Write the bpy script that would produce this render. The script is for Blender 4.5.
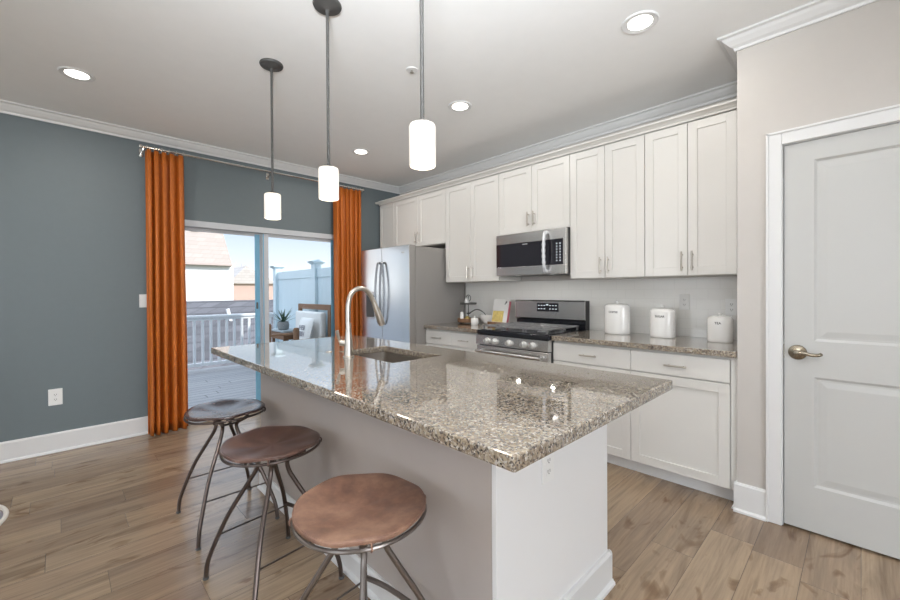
import bpy, bmesh, math, random
from mathutils import Vector, Matrix
R = math.radians
random.seed(7)
for o in list(bpy.data.objects): bpy.data.objects.remove(o)
SC = bpy.context.scene
COL = SC.collection

# ------------------------------------------------------------------ camera
F, YAW, PITCH, ROLL, HCAM = 400.84, .7983, -.0072, -.0058, 1.27
rv = Vector((math.cos(YAW), math.sin(YAW), 0))
fv = Vector((-math.sin(YAW)*math.cos(PITCH), math.cos(YAW)*math.cos(PITCH), math.sin(PITCH)))
uv = rv.cross(fv)
r2 = math.cos(ROLL)*rv + math.sin(ROLL)*uv
u2 = -math.sin(ROLL)*rv + math.cos(ROLL)*uv
cd = bpy.data.cameras.new('camera'); cam = bpy.data.objects.new('camera', cd); COL.objects.link(cam)
m = Matrix.Identity(4)
for i in range(3):
    m[i][0] = r2[i]; m[i][1] = u2[i]; m[i][2] = -fv[i]
m[2][3] = HCAM
cam.matrix_world = m
cd.sensor_width = 36; cd.lens = F*36/900; cd.shift_y = -6.126/900; cd.clip_start = .02; cd.clip_end = 300
SC.camera = cam

# ------------------------------------------------------------------ world, sun, exposure
SC.view_settings.view_transform = 'Standard'; SC.view_settings.look = 'None'
SC.view_settings.gamma = 1; SC.view_settings.use_curve_mapping = False
SC.view_settings.exposure = 0.0
W = bpy.data.worlds.new('world'); SC.world = W; W.use_nodes = True
nt = W.node_tree; nt.nodes.clear()
wo = nt.nodes.new('ShaderNodeOutputWorld'); bg = nt.nodes.new('ShaderNodeBackground')
tc = nt.nodes.new('ShaderNodeTexCoord'); sx = nt.nodes.new('ShaderNodeSeparateXYZ'); cr = nt.nodes.new('ShaderNodeValToRGB')
nt.links.new(tc.outputs['Generated'], sx.inputs[0]); nt.links.new(sx.outputs['Z'], cr.inputs[0])
nt.links.new(cr.outputs[0], bg.inputs[0]); nt.links.new(bg.outputs[0], wo.inputs[0])
e = cr.color_ramp.elements
e[0].position = 0; e[0].color = (.50, .49, .48, 1)
e[1].position = 1; e[1].color = (.78, .88, 1.02, 1)
for p_, c_ in ((.05, (.45, .47, .49, 1)), (.15, (.30, .36, .43, 1)), (.35, (.60, .70, .83, 1))):
    k = e.new(p_); k.color = c_
bg.inputs[1].default_value = 2.5

def light(kind, name, loc, rot, energy, color, **kw):
    l = bpy.data.lights.new(name, kind); l.energy = energy; l.color = color
    for a, b in kw.items(): setattr(l, a, b)
    o = bpy.data.objects.new(name, l); COL.objects.link(o); o.location = loc; o.rotation_euler = rot
    return o
light('SUN', 'sun', (0, 0, 9), (R(52), 0, R(112)), 4.5, (1, .93, .84), angle=R(1))
# fill lamps added just inside the unseen window openings, standing in for daylight
light('AREA', 'window_fill', (-2.9, -3.52, 1.45), (R(90), 0, R(0)), 22, (.88, .94, 1), shape='RECTANGLE', size=1.5, size_y=1.5)
light('AREA', 'window_fill', (0.2, -3.52, 1.45), (R(90), 0, R(0)), 22, (.88, .94, 1), shape='RECTANGLE', size=1.5, size_y=1.5)
light('AREA', 'window_fill', (3.12, -.6, 1.40), (R(90), 0, R(90)), 90, (.88, .94, 1), shape='RECTANGLE', size=1.8, size_y=1.6)

# unseen fill lamp added behind the camera, aimed up to brighten the ceiling
light('AREA', 'ceiling_fill', (.20, -.30, 1.80), Vector((-.42, .42, .80)).to_track_quat('-Z', 'Y').to_euler(), 78, (.90, .95, 1), shape='DISK', size=.5, spread=R(104))

# ------------------------------------------------------------------ materials
def mat(name, col, rough=.5, metal=0, spec=.5, **kw):
    m = bpy.data.materials.new(name); m.use_nodes = True
    b = m.node_tree.nodes['Principled BSDF']
    b.inputs['Base Color'].default_value = (*col, 1); b.inputs['Roughness'].default_value = rough
    b.inputs['Metallic'].default_value = metal; b.inputs['Specular IOR Level'].default_value = spec
    if 'coat' in kw: b.inputs['Coat Weight'].default_value = kw['coat']; b.inputs['Coat Roughness'].default_value = kw.get('coat_r', .05)
    if 'sheen' in kw: b.inputs['Sheen Weight'].default_value = kw['sheen']
    if 'em' in kw:
        b.inputs['Emission Color'].default_value = (*kw.get('emc', col), 1); b.inputs['Emission Strength'].default_value = kw['em']
    if 'noise' in kw:      # slight own-colour unevenness and micro bump
        n = m.node_tree; t = n.nodes.new('ShaderNodeTexNoise'); c = n.nodes.new('ShaderNodeTexCoord')
        t.inputs['Scale'].default_value = kw['noise']; t.inputs['Detail'].default_value = 4
        n.links.new(c.outputs['Object'], t.inputs['Vector'])
        mx = n.nodes.new('ShaderNodeMix'); mx.data_type = 'RGBA'
        a = kw.get('amp', .06)
        mx.inputs[6].default_value = (*[v*(1-a) for v in col], 1); mx.inputs[7].default_value = (*[min(1, v*(1+a)) for v in col], 1)
        n.links.new(t.outputs['Fac'], mx.inputs[0]); n.links.new(mx.outputs[2], b.inputs['Base Color'])
        if kw.get('bump'):
            bp = n.nodes.new('ShaderNodeBump'); bp.inputs['Strength'].default_value = kw['bump']; bp.inputs['Distance'].default_value = .002
            n.links.new(t.outputs['Fac'], bp.inputs['Height']); n.links.new(bp.outputs[0], b.inputs['Normal'])
    return m
def nodes(m): return m.node_tree, m.node_tree.nodes['Principled BSDF']
def ramp(n, pts, src):
    r = n.nodes.new('ShaderNodeValToRGB'); el = r.color_ramp.elements
    while len(el) > 1: el.remove(el[-1])
    el[0].position = pts[0][0]; el[0].color = (*pts[0][1], 1)
    for p, c in pts[1:]:
        k = el.new(p); k.color = (*c, 1)
    n.links.new(src, r.inputs[0]); return r.outputs[0]
def mth(n, op, a, b=None, c=None):
    x = n.nodes.new('ShaderNodeMath'); x.operation = op
    for i, v in enumerate((a, b, c)):
        if v is None: continue
        if isinstance(v, (int, float)): x.inputs[i].default_value = v
        else: n.links.new(v, x.inputs[i])
    return x.outputs[0]
def comb(n, x, y, z):
    c = n.nodes.new('ShaderNodeCombineXYZ')
    for i, v in enumerate((x, y, z)):
        if isinstance(v, (int, float)): c.inputs[i].default_value = v
        else: n.links.new(v, c.inputs[i])
    return c.outputs[0]
def mixc(n, f, a, b, mode='MIX'):
    x = n.nodes.new('ShaderNodeMix'); x.data_type = 'RGBA'; x.blend_type = mode
    for i, v in ((0, f), (6, a), (7, b)):
        if isinstance(v, (int, float)): x.inputs[i].default_value = v
        elif isinstance(v, tuple): x.inputs[i].default_value = (*v, 1)
        else: n.links.new(v, x.inputs[i])
    return x.outputs[2]

def wood_planks(name, pw, pl, tones, grain, rough, along='Y', gap=(.05, .035, .025), gapw=.0016, knots=True, spec=.5):
    m = mat(name, (1, 1, 1), rough, spec=spec); n, b = nodes(m)
    tcn = n.nodes.new('ShaderNodeTexCoord'); sp = n.nodes.new('ShaderNodeSeparateXYZ'); n.links.new(tcn.outputs['Object'], sp.inputs[0])
    X, Y = (sp.outputs['X'], sp.outputs['Y']) if along == 'Y' else (sp.outputs['Y'], sp.outputs['X'])
    u = mth(n, 'DIVIDE', X, pw); row = mth(n, 'FLOOR', u); fu = mth(n, 'FRACT', u)
    wn = n.nodes.new('ShaderNodeTexWhiteNoise'); wn.noise_dimensions = '1D'; n.links.new(row, wn.inputs['W'])
    v = mth(n, 'ADD', mth(n, 'DIVIDE', Y, pl), wn.outputs['Value']); cl = mth(n, 'FLOOR', v); fvv = mth(n, 'FRACT', v)
    w2 = n.nodes.new('ShaderNodeTexWhiteNoise'); w2.noise_dimensions = '2D'; n.links.new(comb(n, row, cl, 0), w2.inputs['Vector'])
    off = mth(n, 'MULTIPLY', w2.outputs['Value'], 37.0)
    vec = comb(n, mth(n, 'ADD', mth(n, 'MULTIPLY', X, 9.0), off), mth(n, 'ADD', mth(n, 'MULTIPLY', Y, .9), off), off)
    g1 = n.nodes.new('ShaderNodeTexNoise'); g1.inputs['Scale'].default_value = 1.0; g1.inputs['Detail'].default_value = 5; g1.inputs['Roughness'].default_value = .6; g1.inputs['Distortion'].default_value = 1.3
    n.links.new(vec, g1.inputs['Vector'])
    vec2 = comb(n, mth(n, 'ADD', mth(n, 'MULTIPLY', X, 90.0), off), mth(n, 'ADD', mth(n, 'MULTIPLY', Y, 3.0), off), off)
    g2 = n.nodes.new('ShaderNodeTexNoise'); g2.inputs['Scale'].default_value = 1.0; g2.inputs['Detail'].default_value = 3
    n.links.new(vec2, g2.inputs['Vector'])
    base = ramp(n, [(i/(len(tones)-1), t) for i, t in enumerate(tones)], w2.outputs['Value'])
    gr = ramp(n, grain, g1.outputs['Fac'])
    c = mixc(n, 1.0, base, gr, 'MULTIPLY')
    fine = ramp(n, [(.3, (.80, .80, .80)), (.7, (1.12, 1.12, 1.12))], g2.outputs['Fac'])
    c = mixc(n, .7, c, fine, 'MULTIPLY')
    if knots:
        vec3 = comb(n, mth(n, 'ADD', mth(n, 'MULTIPLY', X, 6.0), off), mth(n, 'ADD', mth(n, 'MULTIPLY', Y, 2.2), off), off)
        vo = n.nodes.new('ShaderNodeTexNoise'); vo.inputs['Scale'].default_value = 1; vo.inputs['Detail'].default_value = 3; vo.inputs['Distortion'].default_value = 2.5
        n.links.new(vec3, vo.inputs['Vector'])
        kn = ramp(n, [(.60, (1, 1, 1)), (.68, (.72, .66, .60)), (.74, (.55, .47, .40))], vo.outputs['Fac'])
        c = mixc(n, 1.0, c, kn, 'MULTIPLY')
    gw = gapw/pw; gl = gapw/pl
    ed = mth(n, 'MAXIMUM', mth(n, 'LESS_THAN', fu, gw), mth(n, 'LESS_THAN', fvv, gl))
    c = mixc(n, ed, c, gap)
    n.links.new(c, b.inputs['Base Color'])
    bp = n.nodes.new('ShaderNodeBump'); bp.inputs['Strength'].default_value = .25; bp.inputs['Distance'].default_value = .002
    n.links.new(mth(n, 'SUBTRACT', mth(n, 'MULTIPLY', g2.outputs['Fac'], .25), ed), bp.inputs['Height']); n.links.new(bp.outputs[0], b.inputs['Normal'])
    return m

def granite():
    m = mat('granite', (1, 1, 1), .05, spec=.7, coat=.55, coat_r=.02); n, b = nodes(m)
    tcn = n.nodes.new('ShaderNodeTexCoord'); C0 = tcn.outputs['Object']
    def noise(s, d=3, dist=0):
        t = n.nodes.new('ShaderNodeTexNoise'); t.inputs['Scale'].default_value = s; t.inputs['Detail'].default_value = d; t.inputs['Distortion'].default_value = dist
        n.links.new(C0, t.inputs['Vector']); return t.outputs['Fac']
    def vor(s, off=0):
        mp = n.nodes.new('ShaderNodeMapping'); mp.inputs['Location'].default_value = (off, off*.7, off*1.3); n.links.new(C0, mp.inputs['Vector'])
        ds = n.nodes.new('ShaderNodeTexNoise'); ds.inputs['Scale'].default_value = s*1.1; n.links.new(mp.outputs[0], ds.inputs['Vector'])
        ad = n.nodes.new('ShaderNodeVectorMath'); ad.operation = 'MULTIPLY_ADD'; n.links.new(ds.outputs['Color'], ad.inputs[0]); ad.inputs[1].default_value = (.9/s,)*3; n.links.new(mp.outputs[0], ad.inputs[2])
        t = n.nodes.new('ShaderNodeTexVoronoi'); t.inputs['Scale'].default_value = s; n.links.new(ad.outputs[0], t.inputs['Vector'])
        s_ = n.nodes.new('ShaderNodeSeparateColor'); n.links.new(t.outputs['Color'], s_.inputs[0]); return s_.outputs
    v1 = vor(140); v2 = vor(230, 3.1)
    c = ramp(n, [(0, (.07, .056, .045)), (.16, (.165, .132, .10)), (.35, (.255, .20, .142)), (.6, (.335, .272, .196)), (.82, (.40, .342, .262)), (1, (.50, .475, .425))], v1[0])
    c = mixc(n, ramp(n, [(.40, (0, 0, 0)), (.62, (.40, .40, .40))], noise(9, 4, .5)), c, (.20, .165, .135))
    c2 = ramp(n, [(0, (.02, .018, .02)), (.5, (.13, .11, .10)), (1, (.62, .58, .52))], v2[1])
    c = mixc(n, ramp(n, [(.70, (0, 0, 0)), (.74, (1, 1, 1))], v2[0]), c, c2)
    n.links.new(c, b.inputs['Base Color']); b.inputs['Coat IOR'].default_value = 1.5
    return m

M = {}
M['floor'] = wood_planks('floor_planks', .185, 1.25,
    [(.235, .165, .110), (.31, .225, .148), (.37, .275, .183), (.262, .19, .13), (.338, .245, .164)],
    [(.28, (.55, .50, .46)), (.44, (.90, .88, .87)), (.6, (1.12, 1.10, 1.08)), (.74, (.74, .70, .66))], .25, spec=.6)
M['deck'] = wood_planks('deck_boards', .14, 4.8, [(.27, .27, .285), (.31, .31, .325)], [(.3, (.9, .9, .9)), (.7, (1.05, 1.05, 1.05))], .5, gap=(.04, .04, .05), gapw=.011, knots=False)
M['granite'] = granite()
M['blue'] = mat('blue_wall_paint', (.150, .182, .196), .55, noise=25, amp=.03)
M['greige'] = mat('greige_wall_paint', (.56, .53, .50), .6, noise=20, amp=.02)
M['knee_shade'] = mat('shaded_greige_paint', (.47, .425, .40), .55, noise=20, amp=.02)  # the wall greige, darkened to paint in the shade under the overhang
M['ceiling'] = mat('ceiling_paint', (.90, .90, .895), .8, noise=12, amp=.02)
M['trim'] = mat('white_trim_paint', (.76, .76, .76), .35)
M['door'] = mat('door_paint', (.55, .55, .535), .4)
M['cab'] = mat('cabinet_paint', (.71, .695, .665), .38, noise=6, amp=.015)
M['cab_in'] = mat('cabinet_underside', (.55, .42, .27), .5)
M['panelw'] = mat('white_panel', (.84, .84, .845), .35)
M['nickel'] = mat('brushed_nickel', (.55, .51, .46), .28, 1)
M['chrome'] = mat('chrome', (.75, .73, .70), .12, 1)
M['vinyl'] = mat('white_vinyl', (.76, .78, .80), .35)
M['frame'] = mat('door_frame_vinyl', (.60, .62, .65), .4)
M['film'] = mat('painted_sky_reflection', (.20, .45, .64), .35)  # blue colour imitating sky reflected along the door stiles
M['black'] = mat('black_enamel', (.012, .013, .017), .15)
M['blackglass'] = mat('black_glass', (.02, .018, .024), .06, spec=.7)
M['grate'] = mat('cast_iron', (.34, .34, .35), .30, .7)
M['darkmetal'] = mat('dark_bronze', (.085, .083, .08), .5, .2)
M['rail'] = mat('rail_paint', (.84, .85, .87), .45)
M['fence'] = mat('fence_vinyl', (.64, .76, .82), .45)
M['ceramic'] = mat('white_ceramic', (.82, .81, .79), .18, coat=.4)
M['ink'] = mat('black_print', (.03, .03, .03), .6)
M['plastic'] = mat('white_plastic', (.86, .86, .85), .3)
M['wood_d'] = mat('weathered_wood', (.22, .115, .06), .6, noise=30, amp=.3)
M['gold'] = mat('brass_gold', (.55, .40, .15), .35, .9)
M['leaf'] = mat('agave_leaf', (.055, .11, .065), .45, noise=20, amp=.3)
M['greypot'] = mat('grey_pot', (.28, .29, .29), .7, noise=30, amp=.1)
M['concrete'] = mat('grey_top', (.40, .44, .46), .5, noise=18, amp=.1)
M['cloth'] = mat('white_cloth', (.78, .77, .75), .9)
M['greycloth'] = mat('grey_cloth', (.30, .29, .32), .9, noise=60, amp=.15)
M['shade'] = mat('frosted_glass', (.85, .82, .77), .3, em=.5, emc=(1, .90, .76))
M['lens'] = mat('lamp_lens', (1, 1, 1), .4, em=7, emc=(1, .95, .88))
M['lens_dim'] = mat('cooktop_lamp_lens', (.8, .8, .78), .4, em=.5)
M['badge'] = mat('badge_grey', (.42, .42, .43), .4)
M['lcd'] = mat('display_marks', (.7, .75, .8), .4, em=.5)
M['film_white'] = mat('protective_film', (.72, .74, .77), .22, .35)
M['knob'] = mat('silver_knob', (.74, .73, .71), .35, .5)
M['rim'] = mat('pale_wood_rim', (.70, .66, .60), .5)
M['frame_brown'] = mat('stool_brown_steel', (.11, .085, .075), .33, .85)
M['handle_d'] = mat('dark_brushed_handle', (.26, .27, .29), .3, 1)
M['lid'] = mat('lever_bronze', (.30, .26, .20), .25, 1)

# brushed stainless
def steel(name, col, rough, axis):
    m = mat(name, col, rough, 1); n, b = nodes(m)
    t = n.nodes.new('ShaderNodeTexCoord'); mp = n.nodes.new('ShaderNodeMapping'); n.links.new(t.outputs['Object'], mp.inputs[0])
    mp.inputs['Scale'].default_value = (2, 400, 400) if axis == 'X' else (400, 400, 2)
    q = n.nodes.new('ShaderNodeTexNoise'); q.inputs['Scale'].default_value = 1; n.links.new(mp.outputs[0], q.inputs['Vector'])
    n.links.new(mth(n, 'MULTIPLY_ADD', q.outputs['Fac'], .012, rough-.006), b.inputs['Roughness'])
    return m
M['steel'] = steel('brushed_steel', (.68, .67, .66), .27, 'X')
M['fridge'] = steel('fridge_steel', (.86, .88, .90), .20, 'Z')
M['fridge_side'] = mat('fridge_side_grey', (.34, .325, .31), .45, .2)
M['sinksteel'] = mat('sink_steel', (.42, .38, .34), .35, 1)
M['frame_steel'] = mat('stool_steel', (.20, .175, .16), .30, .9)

# curtain fabric: rust orange satin
m = mat('rust_satin', (.58, .15, .022), .55); n, b = nodes(m)
t = n.nodes.new('ShaderNodeTexCoord'); mp = n.nodes.new('ShaderNodeMapping'); mp.inputs['Scale'].default_value = (60, 60, 30); n.links.new(t.outputs['Object'], mp.inputs[0])
q = n.nodes.new('ShaderNodeTexNoise'); q.inputs['Scale'].default_value = 1; n.links.new(mp.outputs[0], q.inputs['Vector'])
n.links.new(ramp(n, [(.35, (.475, .120, .011)), (.65, (.515, .133, .012))], q.outputs['Fac']), b.inputs['Base Color'])
M['curtain'] = m
# stool leather
def leather(name, c0, c1, c2, rough):
    m = mat(name, c1, rough, spec=.5); n, b = nodes(m)
    t = n.nodes.new('ShaderNodeTexCoord')
    q = n.nodes.new('ShaderNodeTexNoise'); q.inputs['Scale'].default_value = 9; q.inputs['Detail'].default_value = 6; q.inputs['Roughness'].default_value = .6; n.links.new(t.outputs['Object'], q.inputs['Vector'])
    n.links.new(ramp(n, [(.3, c0), (.5, c1), (.72, c2)], q.outputs['Fac']), b.inputs['Base Color'])
    bp = n.nodes.new('ShaderNodeBump'); bp.inputs['Strength'].default_value = .35; bp.inputs['Distance'].default_value = .004
    n.links.new(q.outputs['Fac'], bp.inputs['Height']); n.links.new(bp.outputs[0], b.inputs['Normal'])
    n.links.new(ramp(n, [(.3, (rough-.03,)*3), (.7, (rough+.05,)*3)], q.outputs['Fac']), b.inputs['Roughness'])
    return m
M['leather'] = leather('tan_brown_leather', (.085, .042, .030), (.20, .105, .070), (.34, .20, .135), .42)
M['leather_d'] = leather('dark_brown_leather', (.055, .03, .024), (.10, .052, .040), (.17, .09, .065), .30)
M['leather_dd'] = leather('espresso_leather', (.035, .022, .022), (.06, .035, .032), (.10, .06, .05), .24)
# backsplash tile
def tiles(name, c1, c2, mortar, w, h, rough, bump=.3, msize=.004):
    m = mat(name, c1, rough); n, b = nodes(m)
    t = n.nodes.new('ShaderNodeTexCoord'); s = n.nodes.new('ShaderNodeSeparateXYZ'); n.links.new(t.outputs['Object'], s.inputs[0])
    k = n.nodes.new('ShaderNodeTexBrick')
    n.links.new(comb(n, mth(n, 'ADD', s.outputs['X'], s.outputs['Y']), s.outputs['Z'], 0), k.inputs['Vector'])
    k.inputs['Color1'].default_value = (*c1, 1); k.inputs['Color2'].default_value = (*c2, 1); k.inputs['Mortar'].default_value = (*mortar, 1)
    k.inputs['Scale'].default_value = 1; k.inputs['Brick Width'].default_value = w; k.inputs['Row Height'].default_value = h; k.inputs['Mortar Size'].default_value = msize; k.inputs['Mortar Smooth'].default_value = .1
    n.links.new(k.outputs['Color'], b.inputs['Base Color'])
    bp = n.nodes.new('ShaderNodeBump'); bp.inputs['Strength'].default_value = bump; bp.inputs['Distance'].default_value = .003; bp.invert = True
    n.links.new(k.outputs['Fac'], bp.inputs['Height']); n.links.new(bp.outputs[0], b.inputs['Normal'])
    return m
M['tile'] = tiles('backsplash_tile', (.84, .83, .80), (.85, .84, .81), (.80, .79, .76), .15, .075, .14, .10, .002)
M['brick'] = tiles('red_brick', (.52, .33, .28), (.58, .38, .32), (.6, .5, .46), .24, .08, .8, .2, .01)
M['stone'] = tiles('grey_stone', (.075, .073, .082), (.14, .135, .15), (.06, .058, .065), .42, .16, .85, .6, .012)
M['siding'] = tiles('white_siding', (.90, .88, .87), (.92, .90, .89), (.78, .76, .75), 9, .15, .6, .3, .01)
M['beige_roof'] = tiles('beige_shingle', (.38, .32, .285), (.42, .355, .32), (.33, .28, .25), .4, .2, .8, .2, .01)
M['greyroof'] = tiles('grey_shingle', (.50, .44, .42), (.58, .52, .50), (.40, .36, .35), .4, .2, .8, .2, .01)
M['grass'] = mat('lawn', (.16, .19, .09), .9, noise=2, amp=.3)
M['bark'] = mat('bark', (.55, .45, .42), .9)
# pane glass: see-through with a fresnel reflection
m = bpy.data.materials.new('pane_glass'); m.use_nodes = True; n = m.node_tree; n.nodes.clear()
o_ = n.nodes.new('ShaderNodeOutputMaterial'); tr = n.nodes.new('ShaderNodeBsdfTransparent'); gl = n.nodes.new('ShaderNodeBsdfGlossy'); mx = n.nodes.new('ShaderNodeMixShader'); lw = n.nodes.new('ShaderNodeFresnel')
tr.inputs[0].default_value = (.95, .97, .98, 1); gl.inputs['Roughness'].default_value = .01; lw.inputs[0].default_value = 1.12
n.links.new(lw.outputs[0], mx.inputs[0]); n.links.new(tr.outputs[0], mx.inputs[1]); n.links.new(gl.outputs[0], mx.inputs[2]); n.links.new(mx.outputs[0], o_.inputs[0])
M['glass'] = m

# ------------------------------------------------------------------ mesh helpers
class MB:
    def __init__(s): s.bm = bmesh.new()
    def box(s, x0, x1, y0, y1, z0, z1, bev=0, seg=2, mtx=None):
        t = bmesh.new(); bmesh.ops.create_cube(t, size=1)
        for v in t.verts:
            v.co = Vector(((x0+x1)/2+v.co.x*(x1-x0), (y0+y1)/2+v.co.y*(y1-y0), (z0+z1)/2+v.co.z*(z1-z0)))
        if bev: bmesh.ops.bevel(t, geom=list(t.edges), offset=bev, segments=seg, profile=.5, affect='EDGES')
        return s.join(t, mtx)
    def join(s, t, mtx=None):
        if mtx is not None: bmesh.ops.transform(t, matrix=mtx, verts=t.verts)
        me = bpy.data.meshes.new('t'); t.to_mesh(me); t.free(); s.bm.from_mesh(me); bpy.data.meshes.remove(me); return s
    def prism(s, pts, axis, a, b, mtx=None):
        t = bmesh.new()
        def P(u, v, w): return {'X': (w, u, v), 'Y': (u, w, v), 'Z': (u, v, w)}[axis]
        A = [t.verts.new(P(u, v, a)) for u, v in pts]; B = [t.verts.new(P(u, v, b)) for u, v in pts]
        t.faces.new(A); t.faces.new(B[::-1])
        for i in range(len(pts)): j = (i+1) % len(pts); t.faces.new((A[j], A[i], B[i], B[j]))
        bmesh.ops.recalc_face_normals(t, faces=t.faces)
        return s.join(t, mtx)
    def tube(s, pts, r, n=10, caps=True, closed=False, mtx=None):
        t = bmesh.new(); pts = [Vector(p) for p in pts]; N = len(pts)
        rr = r if isinstance(r, (list, tuple)) else [r]*N
        rings = []; prev = None
        for i, p in enumerate(pts):
            if closed: d = (pts[(i+1) % N]-pts[i-1]).normalized()
            else: d = (pts[min(i+1, N-1)]-pts[max(i-1, 0)]).normalized()
            if prev is None:
                a = Vector((0, 0, 1)) if abs(d.z) < .9 else Vector((1, 0, 0)); u = d.cross(a).normalized()
            else: u = (prev-d*prev.dot(d)).normalized()
            prev = u; w = d.cross(u)
            rings.append([t.verts.new(p+(u*math.cos(2*math.pi*k/n)+w*math.sin(2*math.pi*k/n))*rr[i]) for k in range(n)])
        for i in range(N if closed else N-1):
            a, b2 = rings[i], rings[(i+1) % N]
            for k in range(n): t.faces.new((a[k], a[(k+1) % n], b2[(k+1) % n], b2[k]))
        if caps and not closed: t.faces.new(rings[0][::-1]); t.faces.new(rings[-1])
        bmesh.ops.recalc_face_normals(t, faces=t.faces)
        return s.join(t, mtx)
    def lathe(s, prof, c=(0, 0, 0), n=32, sx=1, sy=1, mtx=None):
        t = bmesh.new(); rings = []
        for r, z in prof:
            if r < 1e-6: rings.append([t.verts.new((c[0], c[1], c[2]+z))])
            else: rings.append([t.verts.new((c[0]+sx*r*math.cos(2*math.pi*k/n), c[1]+sy*r*math.sin(2*math.pi*k/n), c[2]+z)) for k in range(n)])
        for a, b2 in zip(rings, rings[1:]):
            for k in range(n):
                j = (k+1) % n
                if len(a) == 1 and len(b2) == 1: continue
                if len(a) == 1: t.faces.new((a[0], b2[j], b2[k]))
                elif len(b2) == 1: t.faces.new((a[k], a[j], b2[0]))
                else: t.faces.new((a[k], a[j], b2[j], b2[k]))
        for rg, fl in ((rings[0], 1), (rings[-1], 0)):
            if len(rg) > 1: t.faces.new(rg[::-1] if fl else rg)
        bmesh.ops.recalc_face_normals(t, faces=t.faces)
        return s.join(t, mtx)
    def poly(s, vs, fs):
        t = bmesh.new(); V = [t.verts.new(v) for v in vs]
        for f in fs: t.faces.new([V[i] for i in f])
        bmesh.ops.recalc_face_normals(t, faces=t.faces)
        return s.join(t)
OFF = {}
def link(name, data):
    o = bpy.data.objects.new(name, data); COL.objects.link(o); return o
def tag(o, label=None, cat=None, group=None, kind=None):
    if label: o['label'] = label
    if cat: o['category'] = cat
    if group: o['group'] = group
    if kind: o['kind'] = kind
    return o
def thing(name, label, cat, loc=(0, 0, 0), group=None, rz=0):
    o = link(name, None); o.location = loc; o.rotation_euler.z = rz; o.empty_display_size = .1
    OFF[o.name] = Vector(loc) if rz == 0 else None
    return tag(o, label, cat, group)
# vertices are given in world coordinates (or local when the thing is rotated); they are shifted to the thing's base
def obj(name, mb, material, parent=None, smooth=False, local=False):
    bm = mb.bm
    if parent is not None: off = OFF.get(parent.name)
    else:
        xs = [v.co for v in bm.verts]
        off = Vector(((min(v.x for v in xs)+max(v.x for v in xs))/2, (min(v.y for v in xs)+max(v.y for v in xs))/2, min(v.z for v in xs)))
    if local: off = Vector((0, 0, 0)) if parent is not None else off
    if off is None: off = Vector((0, 0, 0))
    if parent is None or not local:
        bmesh.ops.translate(bm, vec=-off, verts=bm.verts)
    me = bpy.data.meshes.new(name); bm.to_mesh(me); bm.free()
    me.materials.append(material)
    if smooth:
        me.polygons.foreach_set('use_smooth', [True]*len(me.polygons))
        try: me.set_sharp_from_angle(angle=R(35))
        except Exception: pass
    o = link(name, me); OFF[o.name] = off
    if parent is None: o.location = off
    else: o.parent = parent
    return o
def struct(name, mb, material, parent=None):
    o = obj(name, mb, material, parent)
    if parent is None: o['kind'] = 'structure'
    # structure keeps world-aligned textures: reset the origin to the world origin
    if parent is None:
        o.data.transform(Matrix.Translation(OFF[o.name])); o.location = (0, 0, 0); OFF[o.name] = Vector((0, 0, 0))
    return o
def world_origin(o):
    o.data.transform(Matrix.Translation(OFF[o.name])); o.location = (0, 0, 0); OFF[o.name] = Vector((0, 0, 0)); return o
def smooth_path(pts, n=6):
    P = [Vector(p) for p in pts]; out = []
    for i in range(len(P)-1):
        p0, p1, p2, p3 = P[max(i-1, 0)], P[i], P[i+1], P[min(i+2, len(P)-1)]
        for k in range(n):
            t = k/n
            out.append(.5*((2*p1)+(-p0+p2)*t+(2*p0-5*p1+4*p2-p3)*t*t+(-p0+3*p1-3*p2+p3)*t**3))
    out.append(P[-1]); return out
def text_mesh(txt, size, mtx, depth=.0004):
    cu = bpy.data.curves.new('t', 'FONT'); cu.body = txt; cu.size = size; cu.align_x = 'CENTER'; cu.extrude = depth; cu.offset = size*.02
    ob = bpy.data.objects.new('t', cu); me = bpy.data.meshes.new_from_object(ob)
    mb = MB(); t = bmesh.new(); t.from_mesh(me); mb.join(t, mtx)
    bpy.data.objects.remove(ob); bpy.data.curves.remove(cu); return mb
def copy_thing(root, loc):
    def cp(o, par=None):
        c = o.copy(); COL.objects.link(c); c.parent = par
        for ch in list(o.children): cp(ch, c)
        return c
    r = cp(root); r.location = loc; return r

# ------------------------------------------------------------------ the room
XW, YW, YP, PX, CZ = -4.505, 3.42, 2.778, -.4956, 2.703
XR, YB = 3.2, -3.6
T = .14
struct('floor', MB().box(XW-T, XR+T, YB-T, YW+T, -.12, 0), M['floor'])
struct('ceiling', MB().box(XW-T, XR+T, YB-T, YW+T, CZ, CZ+.2), M['ceiling'])
# blue wall with the patio door opening
DY0, DY1, DZ = .66, 2.54, 1.965
HB = 6.0
w = MB(); w.box(XW-T, XW, YB-T, DY0, 0, CZ); w.box(XW-T, XW, DY1, YW+T, 0, CZ); w.box(XW-T, XW, DY0, DY1, DZ, CZ)
struct('wall_left', w, M['blue'])
struct('wall_sun_block', MB().box(XW-T, XW, YB-T, YW+T, CZ+.2, HB), M['siding'])  # unseen upper wall added to keep the sun off the deck
struct('wall_far', MB().box(XW, PX, YW, YW+T, 0, CZ), M['greige'])
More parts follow.
